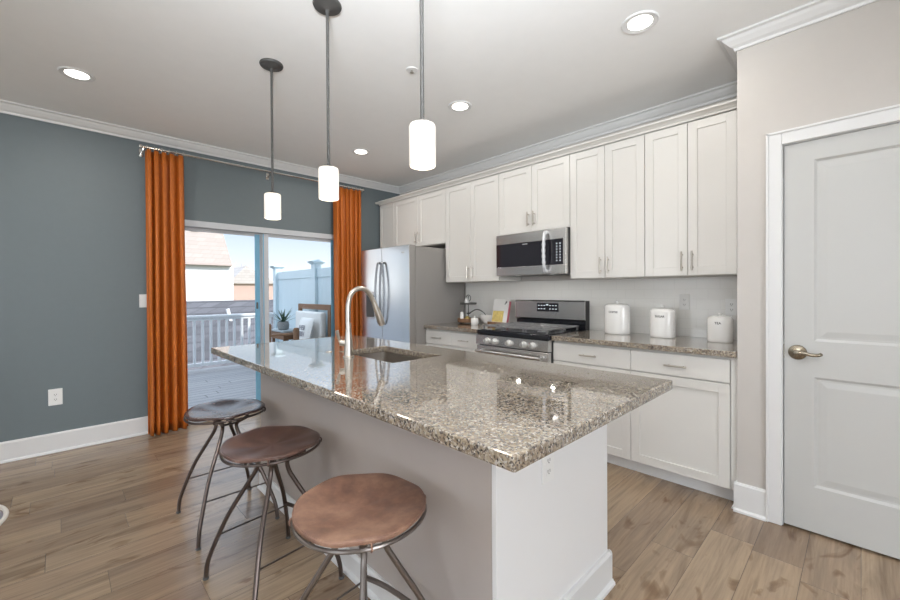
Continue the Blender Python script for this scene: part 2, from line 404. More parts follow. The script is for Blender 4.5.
# pantry block: front wall with doorway
PD0, PD1, PDH = -.300, .52, 2.045
w = MB(); w.box(PX, PD0, YP, YP+.12, 0, CZ); w.box(PD1, XR, YP, YP+.12, 0, CZ); w.box(PD0, PD1, YP, YP+.12, PDH, CZ); w.box(PX, PX+.12, YP+.12, YW+T, 0, CZ)
w.box(PX+.12, XR, YW, YW+T, 0, CZ)
struct('wall_pantry', w, M['greige'])
def wall_open(name, axis, c, a0, a1, wins, material):
    mb = MB(); cur = a0
    def bx(u0, u1, z0, z1):
        if axis == 'Y': mb.box(u0, u1, c-T, c, z0, z1)
        else: mb.box(c, c+T, u0, u1, z0, z1)
    for (u0, u1, z0, z1) in wins:
        bx(cur, u0, 0, CZ); bx(u0, u1, 0, z0); bx(u0, u1, z1, CZ); cur = u1
    bx(cur, a1, 0, CZ); return struct(name, mb, material)
wb = [(-3.7, -2.1, .65, 2.25), (-.6, 1.0, .65, 2.25)]
wr = [(-1.55, .35, .55, 2.25)]
wall_open('wall_back', 'Y', YB, XW, XR+T, wb, M['greige'])
wall_open('wall_right', 'X', XR, YB, YW+T, wr, M['greige'])
wi = 0
for axis, lst in (('Y', wb), ('X', wr)):
    for (u0, u1, z0, z1) in lst:
        wi += 1
        mb = MB(); pn = MB()
        def fb(a, b, z2, z3, d0=.03, d1=.09, q=mb):
            if axis == 'Y': q.box(a, b, YB-d1, YB-d0, z2, z3, .004)
            else: q.box(XR+d0, XR+d1, a, b, z2, z3, .004)
        fb(u0, u0+.05, z0, z1); fb(u1-.05, u1, z0, z1); fb(u0, u1, z0, z0+.05); fb(u0, u1, z1-.05, z1); fb(u0, u1, (z0+z1)/2-.02, (z0+z1)/2+.02)
        o = struct('window_%d' % wi, mb, M['vinyl'])
        fb(u0+.04, u1-.04, z0+.04, z1-.04, .058, .062, pn)
        obj('pane', pn, M['glass'], o)

# crown, baseboards, casings
YD_ = 2.785
CB, CP = 2.626, .08
cp_ = [(0, CB), (.010, CB), (.014, CB+.014), (.030, CB+.024), (.052, CB+.046), (.062, CB+.060), (CP, CB+.064), (CP, CZ-.001), (0, CZ-.001)]
def crown(name, axis, c, sgn, a, b, ma=0, mb_=0):
    # ma / mb_: how far the end runs on per unit of projection (mitres)
    t = bmesh.new(); A = []; B = []
    for u, z in cp_:
        pa, pb = a+ma*u, b+mb_*u; w_ = c+sgn*u
        A.append(t.verts.new((pa, w_, z) if axis == 'X' else (w_, pa, z))); B.append(t.verts.new((pb, w_, z) if axis == 'X' else (w_, pb, z)))
    t.faces.new(A); t.faces.new(B[::-1])
    for k_ in range(len(A)): j_ = (k_+1) % len(A); t.faces.new((A[j_], A[k_], B[k_], B[j_]))
    bmesh.ops.recalc_face_normals(t, faces=t.faces)
    q = MB(); q.join(t); struct(name, q, M['trim'])
crown('trim_1', 'Y', XW, 1, YB+.001, YW-.0005, 0, -1)
crown('trim_2', 'X', YW, -1, XW+.0005, PX-.0005, 1, -1)
crown('trim_3', 'X', YP, -1, PX, XR-.001, -1, 0)
crown('trim_4', 'Y', PX, -1, YP, YW-.0005, -1, -1)
def base_prof(c, s, h=.14, t=.015): return [(c, .001), (c+s*(t+.014), .001), (c+s*(t+.012), .012), (c+s*t, .020), (c+s*t, h-.012), (c+s*(t-.006), h), (c, h)]
struct('baseboard_left', MB().prism(base_prof(XW, 1, .155), 'Y', YB+.001, DY0-.07), M['trim'])
struct('baseboard_pantry', MB().prism(base_prof(YP, -1, .165), 'X', PX-.015, -.363).prism(base_prof(PX, -1, .165), 'Y', YP, YD_+.099), M['trim'])
struct('baseboard_back', MB().prism(base_prof(YB, 1, .155), 'X', XW+.03, XR-.03), M['trim'])
# pantry door casing
cs = MB()
cs.box(-.363, PD0+.004, YP-.018, YP-.0005, .001, 2.112, .003); cs.box(PD1-.004, PD1+.063, YP-.018, YP-.0005, .001, 2.112, .003)
cs.box(PD0+.004, PD1-.004, YP-.0175, YP-.0005, PDH-.005, 2.112, .003)
cs.box(-.363, -.352, YP-.024, YP-.017, .001, 2.112, .002); cs.box(-.363, PD1+.063, YP-.024, YP-.017, 2.100, 2.112, .002)
cs.box(PD0-.0, PD0+.008, YP, YP+.11, .001, PDH); cs.box(PD1-.008, PD1, YP, YP+.11, .001, PDH); cs.box(PD0+.008, PD1-.008, YP, YP+.11, PDH-.008, PDH-.0005)
struct('trim_5', cs, M['trim'])

# pantry door: two raised panels
dr = MB(); dx0, dx1, dy0, dy1 = PD0+.012, PD1-.012, YP+.004, YP+.038
panels = [(dx0+.118, dx1-.118, .245, .815), (dx0+.118, dx1-.118, 1.000, 1.935)]
xs = [dx0, dx0+.118, dx1-.118, dx1]; zs = [.012, .245, .815, 1.000, 1.935, 2.034]
dr.box(xs[0], xs[1], dy0, dy1, zs[0], zs[5]); dr.box(xs[2], xs[3], dy0, dy1, zs[0], zs[5])
for a, b in ((0, 1), (2, 3), (4, 5)): dr.box(xs[1], xs[2], dy0, dy1, zs[a], zs[b])
for (a, b, c, d) in panels:
    q = [(0, 0), (.012, .009), (.022, .009), (.05, .0045)]
    loops = [[(a+i, dy0+y, c+i), (b-i, dy0+y, c+i), (b-i, dy0+y, d-i), (a+i, dy0+y, d-i)] for i, y in q]
    vs = [v for l in loops for v in l]; fs = []
    for l in range(3):
        for k_ in range(4): fs.append((l*4+k_, l*4+(k_+1) % 4, l*4+4+(k_+1) % 4, l*4+4+k_))
    fs.append((12, 13, 14, 15)); dr.poly(vs, fs)
door = struct('door_1', dr, M['door'])
hx, hz = -.2335, .937
lv = MB(); lv.lathe([(0, 0), (.036, 0), (.039, .004), (.037, .009), (.020, .013), (.012, .016), (.011, .045), (.013, .05), (0, .052)], mtx=Matrix.Translation((hx, dy0, hz)) @ Matrix.Rotation(R(90), 4, 'X'))
lv.tube(smooth_path([(hx, dy0-.044, hz), (hx+.03, dy0-.048, hz+.002), (hx+.055, dy0-.05, hz-.004), (hx+.083, dy0-.046, hz-.002), (hx+.092, dy0-.036, hz+.001)], 5), [.009]*21, 12)
obj('lever_handle', lv, M['lid'], door, True)
obj('latch_plate', MB().box(PD0+.0085, PD0+.0115, YP+.006, YP+.034, .90, .975), M['lid'], door)

# ------------------------------------------------------------------ sliding patio door (door_2)
fm = MB(); xa, xb = XW-.11, XW+.012
fm.box(xa, xb, DY0, DY0+.05, .0, DZ, .003); fm.box(xa, xb, DY1-.05, DY1, .0, DZ, .003); fm.box(xa, xb, DY0+.05, DY1-.05, DZ-.06, DZ, .003); fm.box(xa, xb, DY0+.05, DY1-.05, 0, .035, .003)
pd = struct('door_2', fm, M['frame'])
def sash(y0, y1, x0, x1, nm):
    s = MB(); z0, z1 = .036, DZ-.061; st = .062
    s.box(x0, x1, y0, y0+st, z0, z1, .003); s.box(x0, x1, y1-st, y1, z0, z1, .003); s.box(x0, x1, y0+st, y1-st, z0, z0+.08, .003); s.box(x0, x1, y0+st, y1-st, z1-.03, z1, .003)
    o = obj(nm, s, M['frame'], pd)
    xm = (x0+x1)/2
    obj('pane', MB().box(xm-.002, xm+.002, y0+st-.005, y1-st+.005, z0+.075, z1-.028), M['glass'], o)
    return o
s1 = sash(DY0+.052, 1.625, XW-.095, XW-.060, 'fixed_sash')
s2 = sash(1.58, DY1-.052, XW-.052, XW-.017, 'sliding_sash')
obj('reflection_strip', MB().box(XW-.058, XW-.050, 1.510, 1.560, .04, DZ-.075, .002), M['film'], s1)  # painted strip in place of a blue sky reflection
obj('reflection_strip', MB().box(XW-.0165, XW-.0125, DY1-.165, DY1-.115, .04, DZ-.065, .001).box(XW-.0165, XW-.0125, 1.582, 1.592, .04, DZ-.065, .001), M['film'], s2)
obj('door_pull', MB().box(XW-.050, XW-.030, 1.520, 1.535, 1.09, 1.16, .003), M['darkmetal'], s1)

# ------------------------------------------------------------------ curtains and rod
RX, RZ = -4.385, 2.548
rod = thing('curtain_rod', 'slim silver curtain rod above the patio door holding both rust curtains', 'curtain rod', (RX, 1.63, RZ))
obj('rod', MB().tube([(RX, .53, RZ), (RX, 2.745, RZ)], .009, 10), M['chrome'], rod, True)
for y in (.520, 2.755):
    obj('finial', MB().lathe([(0, -.018), (.012, -.012), (.016, 0), (.012, .012), (0, .018)], (RX, y, RZ), 12), M['chrome'], rod, True)
for y in (.536, 1.63, 2.738):
    obj('bracket', MB().tube([(RX, y, RZ-.009), (RX, y, RZ-.025), (XW+.006, y, RZ-.025)], .006, 8).box(XW+.0005, XW+.006, y-.014, y+.014, RZ-.06, RZ+.01), M['chrome'], rod)
def curtain(y0, y1, nf, lab, seed):
    rnd = random.Random(seed)
    th = thing('curtain', lab, 'curtain', (RX, (y0+y1)/2, .012), 'rust curtains at the patio door')
    NY, NZ = nf*12, 26; z0, z1 = .012, RZ-.022
    ww = [rnd.uniform(.6, 1.4) for _ in range(nf)]; cw = [sum(ww[:i])/sum(ww) for i in range(nf+1)]
    ph = [rnd.uniform(-.8, .8) for _ in range(nf+1)]; am = [rnd.uniform(.6, 1.25) for _ in range(nf+1)]
    mb = MB(); t = bmesh.new(); g = []
    for j in range(NZ+1):
        v = j/NZ; z = z0+(z1-z0)*v; row = []
        for i in range(NY+1):
            u = i/NY; kk = max(q for q in range(nf) if cw[q] <= u+1e-9); fr = min(1, (u-cw[kk])/(cw[kk+1]-cw[kk])); k_ = kk+fr
            a = am[kk]*(1-fr)+am[kk+1]*fr
            amp = .048*a*(.70+.35*(1-v))
            ph_ = (ph[kk]*(1-fr)+ph[kk+1]*fr)*(1-v)*.9
            s = 2*abs(math.sin(math.pi*k_+ph_*.4))**.9-1.05+.15*math.sin(4*math.pi*k_+3*v)
            yy = y0+(y1-y0)*u + .010*math.sin(4*math.pi*k_)*(.5+.5*v) + .012*(1-v)*math.sin(5*u+seed)
            row.append(t.verts.new((RX+amp*s+.006*math.sin(9*v+k_), yy, z)))
        g.append(row)
    for j in range(NZ):
        for i in range(NY): t.faces.new((g[j][i], g[j][i+1], g[j+1][i+1], g[j+1][i]))
    mb.join(t)
    o = obj('fabric', mb, M['curtain'], th, True)
    sm = o.modifiers.new('s', 'SOLIDIFY'); sm.thickness = .003
    for k_ in range(nf+1):
        y = y0+.01+(y1-y0-.02)*k_/nf
        obj('ring', MB().tube([(RX+.017*math.cos(a), y, RZ-.004+.020*math.sin(a)) for a in [2*math.pi*q/14 for q in range(14)]], .0028, 6, closed=True), M['chrome'], th, True)
    return th
curtain(.552, .842, 5, 'rust orange satin curtain at the left side of the patio door', 3)
curtain(2.355, 2.715, 6, 'rust orange satin curtain at the right side of the patio door beside the refrigerator', 8)

# ------------------------------------------------------------------ cabinets
YF = 3.08
def shaker(x0, x1, z0, z1, yf, t=.02, rail=.057, rec=.009):
    b = MB(); e_ = .0015
    b.box(x0, x0+rail, yf, yf+t, z0, z1, e_, 1); b.box(x1-rail, x1, yf, yf+t, z0, z1, e_, 1)
    b.box(x0+rail-.001, x1-rail+.001, yf+.0003, yf+t, z0, z0+rail, e_, 1); b.box(x0+rail-.001, x1-rail+.001, yf+.0003, yf+t, z1-rail, z1, e_, 1)
    b.box(x0+rail-.002, x1-rail+.002, yf+rec, yf+t-.001, z0+rail-.002, z1-rail+.002)
    return b
def pull(parent, x, z, yf, L=.13, vert=True):
    b = MB(); h = L/2
    if vert:
        b.tube([(x, yf-.03, z-h), (x, yf-.03, z+h)], .0058, 10)
        for s in (-1, 1): b.tube([(x, yf-.03, z+s*(h-.022)), (x, yf+.0005, z+s*(h-.022))], .0045, 8)
    else:
        b.tube([(x-h, yf-.03, z), (x+h, yf-.03, z)], .0058, 10)
        for s in (-1, 1): b.tube([(x+s*(h-.022), yf-.03, z), (x+s*(h-.022), yf+.0005, z)], .0045, 8)
    obj('handle', b, M['nickel'], parent, True)
UT = 2.405
def upper(x0, x1, z0, lab, hz, ndoors=2):
    th = thing('wall_cabinet', lab, 'cabinet', ((x0+x1)/2, 3.25, z0))
    obj('body', MB().box(x0+.0008, x1-.0008, YF+.002, YW-.001, z0, UT+.02, .001, 1), M['cab'], th)
    g = .0025; mid = (x0+x1)/2; yf = YF-.0195
    spans = [(x0+g, mid-g*.7), (mid+g*.7, x1-g)]
    for i, (a, b_) in enumerate(spans):
        d = obj('door', shaker(a, b_, z0+.004, UT-.004, yf), M['cab'], th)
        pull(d, (b_-.030) if i == 0 else (a+.030), z0+hz, yf)
    return th
XC = [-4.158, -3.209, -2.455, -1.70, -1.103, -.545]
upper(XC[0], XC[1], 1.800, 'wide short wall cabinet above the refrigerator', .105)
upper(XC[1], XC[2], 1.364, 'tall two-door wall cabinet between the refrigerator and the microwave', .10)
upper(XC[2], XC[3], 1.800, 'short two-door wall cabinet directly above the microwave', .115)
upper(XC[3], XC[4], 1.364, 'tall two-door wall cabinet immediately right of the microwave', .10)
upper(XC[4], XC[5], 1.364, 'tall two-door wall cabinet at the right end beside the pantry wall', .10)
th = thing('filler_cabinet', 'narrow wall cabinet at the left corner against the blue wall', 'cabinet', (-4.31, 3.25, 1.80))
obj('body', MB().box(-4.47, XC[0]-.001, YF+.002, YW-.001, 1.80, UT+.02, .001, 1), M['cab'], th)
obj('front_panel', shaker(-4.468, XC[0]-.003, 1.804, UT-.004, YF-.0195, rail=.045), M['cab'], th)
obj_ = obj('filler_strip', MB().box(XC[5]+.001, PX-.001, YF-.0195, YW-.001, 1.364, UT+.02, .001, 1), M['cab']); tag(obj_, 'narrow off-white filler strip between the last wall cabinet and the pantry wall', 'filler strip')
# cabinet crown
pc = [(YF-.0005, 2.428), (YF-.028, 2.428), (YF-.030, 2.440), (YF-.045, 2.452), (YF-.060, 2.470), (YF-.074, 2.474), (YF-.074, 2.490), (YF+.3, 2.490), (YF+.3, 2.4255), (YF-.0005, 2.4255)]
pc = [(y, z-.033 if False else z) for y, z in pc]
cm = MB().prism([(YF-.001, 2.4255), (YF-.022, 2.4255), (YF-.026, 2.405), (YF-.030, 2.408), (YF-.032, 2.418), (YF-.048, 2.430), (YF-.062, 2.436), (YF-.070, 2.438), (YF-.070, 2.450), (YF+.34-.002, 2.450), (YF+.34-.002, 2.4255)], 'X', -4.47, PX-.001)
cm.prism([(-4.47+.001, 2.4255), (-4.49, 2.4255), (-4.503, 2.438), (-4.503, 2.450), (-4.47+.001, 2.450)], 'Y', YF-.07, YW-.002)
tag(obj('cabinet_crown', cm, M['cab']), 'off-white crown moulding running along the top of the wall cabinets', 'moulding')

# base cabinets
YC0, CT, CTB = 2.782, .914, .877
YD = 2.785
def base_cab(x0, x1, lab, drawers, door_spans, hend=None):
    th = thing('base_cabinet', lab, 'cabinet', ((x0+x1)/2, 3.1, 0))
    obj('body', MB().box(x0+.0008, x1-.0008, YD+.021, YW-.001, .10, CTB-.0005, .001, 1), M['cab'], th)
    obj('toe_kick', MB().box(x0+.0008, (x1-.0008) if x1 < -.6 else PX-.0008, YD+.10, YD+.115, .0005, .0995), M['panelw'], th)
    for a, b_ in drawers:
        d = obj('drawer', MB().box(a, b_, YD, YD+.02, .724, .860, .0015, 1), M['cab'], th)
        pull(d, (a+b_)/2, .79, YD, .128, False)
    for a, b_, hs in door_spans:
        d = obj('door', shaker(a, b_, .106, .717, YD), M['cab'], th)
        if hs: pull(d, (b_-.03) if hs > 0 else (a+.03), .62, YD)
    return th
g = .003
base_cab(-3.235, -2.462, 'white base cabinet with two drawer fronts left of the gas range', [(-3.232, -2.847-g/2), (-2.847+g/2, -2.466)], [(-3.232, -2.847-g/2, 1), (-2.847+g/2, -2.466, -1)])
base_cab(-1.698, -1.098, 'white base cabinet with one drawer immediately right of the gas range', [(-1.694, -1.098-g/2)], [(-1.694, -1.396-g/2, 1), (-1.396+g/2, -1.098-g/2, -1)])
base_cab(-1.098, -.530, 'white base cabinet with one wide drawer beside the pantry wall', [(-1.098+g/2, -.533)], [(-1.098+g/2, -.533, 0)])
tag(obj('filler_strip', MB().box(-.529, PX-.001, YD+.012, YD+.3, .10, CTB-.001, .001, 1), M['cab']), 'narrow white filler strip between the last base cabinet and the pantry wall', 'filler strip')

# perimeter countertops
def slab(name, x0, x1, y0, y1, lab, z0=CTB, z1=CT, bev=.004):
    o = obj(name, MB().box(x0, x1, y0, y1, z0, z1, bev, 2), M['granite']); world_origin(o); return tag(o, lab, 'countertop')
slab('countertop', -3.236, -2.459, YC0-.022, YW-.001, 'short granite countertop left of the gas range holding the tiered tray')
slab('countertop', -1.697, PX-.001, YC0-.022, YW-.001, 'long granite countertop right of the gas range holding three white canisters')
# tiled backsplash
o = obj('backsplash', MB().box(-3.234, PX-.001, YW-.010, YW-.0005, CT+.0005, 1.363), M['tile']); world_origin(o); tag(o, 'pale glossy tile backsplash between the countertops and the wall cabinets', 'backsplash')

# ------------------------------------------------------------------ refrigerator
FX0, FX1, FY = -4.145, -3.241, 2.575
th = thing('refrigerator', 'tall stainless steel french door refrigerator between the rust curtain and the cabinets', 'refrigerator', ((FX0+FX1)/2, 3.0, 0))
obj('body', MB().box(FX0+.004, FX1, FY+.088, YW-.03, .05, 1.742, .006), M['fridge_side'], th)
obj('kick_plate', MB().box(FX0+.02, FX1-.02, FY+.10, FY+.16, .001, .052), M['darkmetal'], th)
fmid = -3.727
for nm, a, b_, z0, z1 in (('left_door', FX0, fmid-.003, .70, 1.752), ('right_door', fmid+.003, FX1, .70, 1.752), ('freezer_drawer', FX0, FX1, .06, .692)):
    d = obj(nm, MB().box(a, b_, FY+.004, FY+.084, z0, z1, .004, 2), M['fridge_side'], th, True)
    obj('steel_front', MB().box(a+.0005, b_-.0005, FY, FY+.006, z0+.0005, z1-.0005, .0025, 2), M['fridge'], d)
    if nm == 'freezer_drawer':
        hb = MB().tube(smooth_path([(a+.12, FY, .60), (a+.13, FY-.05, .60), ((a+b_)/2, FY-.06, .60), (b_-.13, FY-.05, .60), (b_-.12, FY, .60)], 6), .012, 10)
    else:
        x = b_-.032 if nm == 'left_door' else a+.032
        s = 1 if nm == 'left_door' else -1
        hb = MB().tube(smooth_path([(x, FY+.004, 1.58), (x-.002*s, FY-.030, 1.575), (x-.007*s, FY-.052, 1.42), (x-.010*s, FY-.060, 1.25), (x-.007*s, FY-.052, 1.08), (x-.002*s, FY-.030, .925), (x, FY+.004, .915)], 6), .0125, 10)
    obj('handle', hb, M['handle_d'], d, True)
    if nm == 'left_door':
        dp = obj('water_dispenser', MB().box(-4.06, -3.868, FY-.001, FY+.006, .955, 1.27, .004).box(-4.045, -3.883, FY-.004, FY, 1.245, 1.262, .001), M['steel'], d)
        obj('dispenser_recess', MB().box(-4.045, -3.885, FY-.0025, FY, .975, 1.225, .003), M['darkmetal'], dp)
    if nm == 'right_door':
        obj('badge', MB().box(-3.375, -3.315, FY-.001, FY+.004, 1.672, 1.682, .0006), M['badge'], d)

# ------------------------------------------------------------------ gas range
GX0, GX1 = -2.455, -1.701; gc = (GX0+GX1)/2
th = thing('gas_range', 'freestanding stainless steel gas range with black cooktop between the base cabinets', 'stove', (gc, 3.05, 0))
obj('body', MB().box(GX0+.002, GX1-.002, 2.775, YW-.012, .02, .895, .003), M['darkmetal'], th)
obj('cooktop', MB().box(GX0, GX1, 2.735, 3.36, .880, .916, .005).box(GX0+.03, GX1-.03, 2.76, 3.30, .9165, .920, .001), M['black'], th)
obj('control_panel', MB().prism([(2.742, .878), (2.722, .873), (2.716, .790), (2.775, .785), (2.775, .8785)], 'X', GX0+.001, GX1-.001), M['steel'], th)
for x in (-2.318, -2.232, -2.078, -1.926, -1.840):
    kx = obj('knob', MB().lathe([(0, 0), (.027, 0), (.027, .008), (.021, .012), (.020, .034), (.017, .038), (0, .038)], n=24, mtx=Matrix.Translation((x, 2.7195, .828)) @ Matrix.Rotation(R(93), 4, 'X')), M['knob'], th, True)
    obj('knob_grip', MB().box(x-.004, x+.004, 2.676, 2.684, .810, .846, .001), M['steel'], kx)
od = obj('oven_door', MB().box(GX0+.003, GX1-.003, 2.728, 2.774, .17, .780, .006), M['steel'], th)
obj('oven_window', MB().box(GX0+.10, GX1-.10, 2.7265, 2.7285, .30, .64, .001), M['blackglass'], od)
obj('handle', MB().tube([(GX0+.04, 2.672, .735), (GX1-.04, 2.672, .735)], .013, 12).box(GX0+.05, GX0+.075, 2.675, 2.729, .722, .748, .003).box(GX1-.075, GX1-.05, 2.675, 2.729, .722, .748, .003), M['steel'], od, True)
obj('storage_drawer', MB().box(GX0+.003, GX1-.003, 2.732, 2.774, .03, .162, .005), M['steel'], th)
for i in range(3):
    x0 = GX0+.035+i*(.684/3); x1 = x0+.684/3-.006
    b = MB(); zt = .958
    for y in (2.775, 3.285): b.box(x0, x1, y-.006, y+.006, zt-.012, zt, .002, 1)
    for x in (x0+.006, x1-.006): b.box(x-.006, x+.006, 2.775, 3.285, zt-.0125, zt-.0005, .002, 1)
    for y in (2.87, 2.95, 3.03, 3.11, 3.19): b.box(x0+.01, x1-.01, y-.005, y+.005, zt-.010, zt, .002, 1)
    xm = (x0+x1)/2; b.box(xm-.005, xm+.005, 2.78, 3.28, zt-.010, zt+.0006, .002, 1)
    for x in (x0+.01, x1-.01):
        for y in (2.785, 3.03, 3.275): b.box(x-.006, x+.006, y-.006, y+.006, .918, zt-.008)
    obj('grate', b, M['grate'], th)
    for y in (2.89, 3.16) if i != 1 else (3.03,):
        obj('burner', MB().lathe([(.048, 0), (.05, .008), (.035, .012), (.034, .020), (0, .022)], (xm, y, .919), 20), M['grate'], th, True)
bk = MB().prism([(3.345, .985), (3.322, 1.005), (3.315, 1.165), (3.325, 1.178), (3.36, 1.178), (3.36, .985)], 'X', GX0+.001, GX1-.001)
bgd = obj('backguard', bk, M['steel'], th)
obj('backguard_base', MB().box(GX0+.003, GX1-.003, 3.340, 3.405, .905, .9865).box(GX1-.004, GX1-.0005, 3.33, 3.405, .917, 1.175).box(GX0+.001, GX1-.001, 3.36, 3.405, .98, 1.172), M['black'], th)
dpb = obj('display', MB().box(gc-.115, gc+.115, 3.3105, 3.3175, 1.070, 1.150, .0015), M['blackglass'], th)
for r_ in range(2):
    for c_ in range(7):
        if c_ == 3: continue
        x = gc-.093+c_*.031
        obj('touch_key', MB().box(x-.009, x+.009, 3.3098, 3.3106, 1.124-r_*.032, 1.130-r_*.032), M['lcd'], dpb)
obj('clock_digits', MB().box(gc-.012, gc+.012, 3.3098, 3.3106, 1.128, 1.141), M['lcd'], dpb)

# ------------------------------------------------------------------ microwave
MX0, MX1, MY, MZ0, MZ1 = -2.440, -1.703, 3.00, 1.408, 1.792
th = thing('microwave', 'over-the-range stainless steel microwave with black window under the short wall cabinet', 'microwave', ((MX0+MX1)/2, 3.2, MZ0))
obj('body', MB().box(MX0+.002, MX1+.0, MY+.030, YW-.012, MZ0+.004, MZ1+.006, .003), M['darkmetal'], th)
dx = -1.875
d = obj('door', MB().box(MX0, MX1-.001, MY, MY+.03, MZ0+.002, MZ0+.080, .003).box(MX0, MX1-.001, MY, MY+.03, 1.703, MZ1, .003).box(MX1-.028, MX1-.001, MY+.0005, MY+.03, MZ0+.075, 1.71, .002), M['steel'], th)
obj('window', MB().box(MX0+.001, -1.850, MY+.001, MY+.03, MZ0+.080, 1.7035), M['blackglass'], th)
kp = obj('control_panel', MB().box(-1.849, MX1-.028, MY+.0008, MY+.03, MZ0+.080, 1.7035), M['blackglass'], th)
for r_ in range(7):
    for c_ in range(2):
        obj('button', MB().box(-1.790+c_*.032-.006, -1.790+c_*.032+.006, MY-.0002, MY+.0012, 1.518+r_*.024, 1.525+r_*.024), M['lcd'], kp)
obj('handle', MB().tube(smooth_path([(-1.890, MY+.002, 1.766), (-1.885, MY-.034, 1.755), (-1.883, MY-.050, 1.69), (-1.883, MY-.055, 1.60), (-1.883, MY-.050, 1.51), (-1.885, MY-.034, 1.445), (-1.890, MY+.002, 1.436)], 6), [.015+.003*math.sin(i*1.9) for i in range(37)], 12), M['film_white'], d, True)['label'] = 'handle still wrapped in pale protective film'
obj('badge', MB().box(-2.140, -2.085, MY, MY+.0012, 1.684, 1.691), M['badge'], d)
for x in (-2.25, -1.88):
    lp = obj('cooktop_lamp', MB().box(x-.02, x+.02, 3.07, 3.10, MZ0+.0032, MZ0+.006), M['lens_dim'], th)
    light('AREA', 'cooktop_light', (x, 3.085, MZ0+.002), (0, 0, 0), .35, (1, .95, .88), shape='RECTANGLE', size=.035, size_y=.02)

# ------------------------------------------------------------------ island
IX0, IX1, IY0, IY1 = -2.920, -.5175, .6945, 1.728
BX0, BX1, BY0, BY1 = -2.735, -.766, .936, 1.690
th = thing('kitchen_island', 'long kitchen island base with a greige seating side and a bright white end panel', 'kitchen island', ((BX0+BX1)/2, (BY0+BY1)/2, 0))
SKX0, SKX1, SKY0, SKY1 = -2.17, -1.625, 1.187, 1.512
ib = MB()
ib.box(BX0, BX0+.018, BY0+.10, BY1-.02, .001, CTB-.001); ib.box(BX0+.018, BX1-.02, BY1-.04, BY1-.02, .10, CTB-.001); ib.box(BX0+.018, BX1-.02, BY0+.1, BY1-.04, .10, .118); ib.box(BX0+.018, BX1-.02, BY1-.10, BY1-.09, .001, .10)
obj('carcass', ib, M['cab'], th)
obj('knee_wall', MB().box(BX0, BX1-.019, BY0, BY0+.10, .001, CTB-.001), M['knee_shade'], th)
obj('end_panel', MB().box(BX1-.018, BX1, BY0, BY1, .001, CTB-.001, .001, 1), M['panelw'], th)
obj('skirting', MB().prism(base_prof(BX1, 1, .142), 'Y', BY0-.0, BY1+.014).prism(base_prof(BY1, 1, .142), 'X', BX1-.05, BX1+.014).prism(base_prof(BY0, -1, .10), 'X', BX0, BX1+.0), M['trim'], th)
nd = 5; xx = [BX0+.01+(BX1-.03-BX0-.01)*i/nd for i in range(nd+1)]
for i in range(nd):
    a, b_ = xx[i]+.0015, xx[i+1]-.0015
    mb = MB()
    mm = Matrix.Rotation(math.pi, 4, 'Z')
    s_ = shaker(-b_, -a, .106, .70, -BY1+.0, rail=.05); 
    bmesh.ops.transform(s_.bm, matrix=mm, verts=s_.bm.verts)
    obj('door', s_, M['cab'], th)
    obj('drawer', MB().box(a, b_, BY1-.02, BY1, .706, .862, .0015, 1), M['cab'], th)
# granite slab with the sink cut-out
t = bmesh.new()
X4 = [IX0, SKX0, SKX1, IX1]; Y4 = [IY0, SKY0, SKY1, IY1]
V = {}
for zi, z in enumerate((CTB, CT)):
    for i in range(4):
        for j in range(4): V[i, j, zi] = t.verts.new((X4[i], Y4[j], z))
for i in range(3):
    for j in range(3):
        if (i, j) == (1, 1): continue
        t.faces.new([V[i, j, 1], V[i+1, j, 1], V[i+1, j+1, 1], V[i, j+1, 1]]); t.faces.new([V[i, j, 0], V[i, j+1, 0], V[i+1, j+1, 0], V[i+1, j, 0]])
for i in range(3):
    t.faces.new([V[i, 0, 0], V[i+1, 0, 0], V[i+1, 0, 1], V[i, 0, 1]]); t.faces.new([V[i, 3, 1], V[i+1, 3, 1], V[i+1, 3, 0], V[i, 3, 0]])
    t.faces.new([V[0, i, 1], V[0, i+1, 1], V[0, i+1, 0], V[0, i, 0]]); t.faces.new([V[3, i, 0], V[3, i+1, 0], V[3, i+1, 1], V[3, i, 1]])
for a, b_ in (((1, 1), (2, 1)), ((2, 1), (2, 2)), ((2, 2), (1, 2)), ((1, 2), (1, 1))):
    t.faces.new([V[a[0], a[1], 1], V[b_[0], b_[1], 1], V[b_[0], b_[1], 0], V[a[0], a[1], 0]])
bmesh.ops.recalc_face_normals(t, faces=t.faces)
mb = MB(); mb.join(t)
o = obj('island_countertop', mb, M['granite']); world_origin(o)
bv = o.modifiers.new('b', 'BEVEL'); bv.width = .005; bv.segments = 2; bv.limit_method = 'ANGLE'; bv.angle_limit = R(60)
tag(o, 'large polished tan and grey speckled granite slab on the kitchen island', 'countertop')

# sink
sk = MB(); a0, a1, b0, b1 = SKX0-.008, SKX1+.008, SKY0-.008, SKY1+.008; zt, zb = CTB-.001, .69; tt = .006
def ring_loop(i, z, rr=.03):
    pts = []
    for cx, cy, s in ((a1-i-rr, b1-i-rr, 0), (a0+i+rr, b1-i-rr, 1), (a0+i+rr, b0+i+rr, 2), (a1-i-rr, b0+i+rr, 3)):
        for q in range(5):
            an = math.pi/2*(s+q/4); pts.append((cx+rr*math.cos(an), cy+rr*math.sin(an), z))
    return pts
loops = [ring_loop(-.018, zt-.002), ring_loop(-.018, zt), ring_loop(0, zt), ring_loop(.003, zb+.03), ring_loop(.02, zb+.004), ring_loop(.05, zb), ring_loop(.05, zb-.006), ring_loop(-.006, zb-.004, .03), ring_loop(-.008, zt-.004)]
vs = [v for l in loops for v in l]; n_ = 20; fs = []
for l in range(len(loops)):
    l2 = (l+1) % len(loops)
    if l == 5 or l2 == 6: continue
    for q in range(n_): fs.append((l*n_+q, l*n_+(q+1) % n_, l2*n_+(q+1) % n_, l2*n_+q))
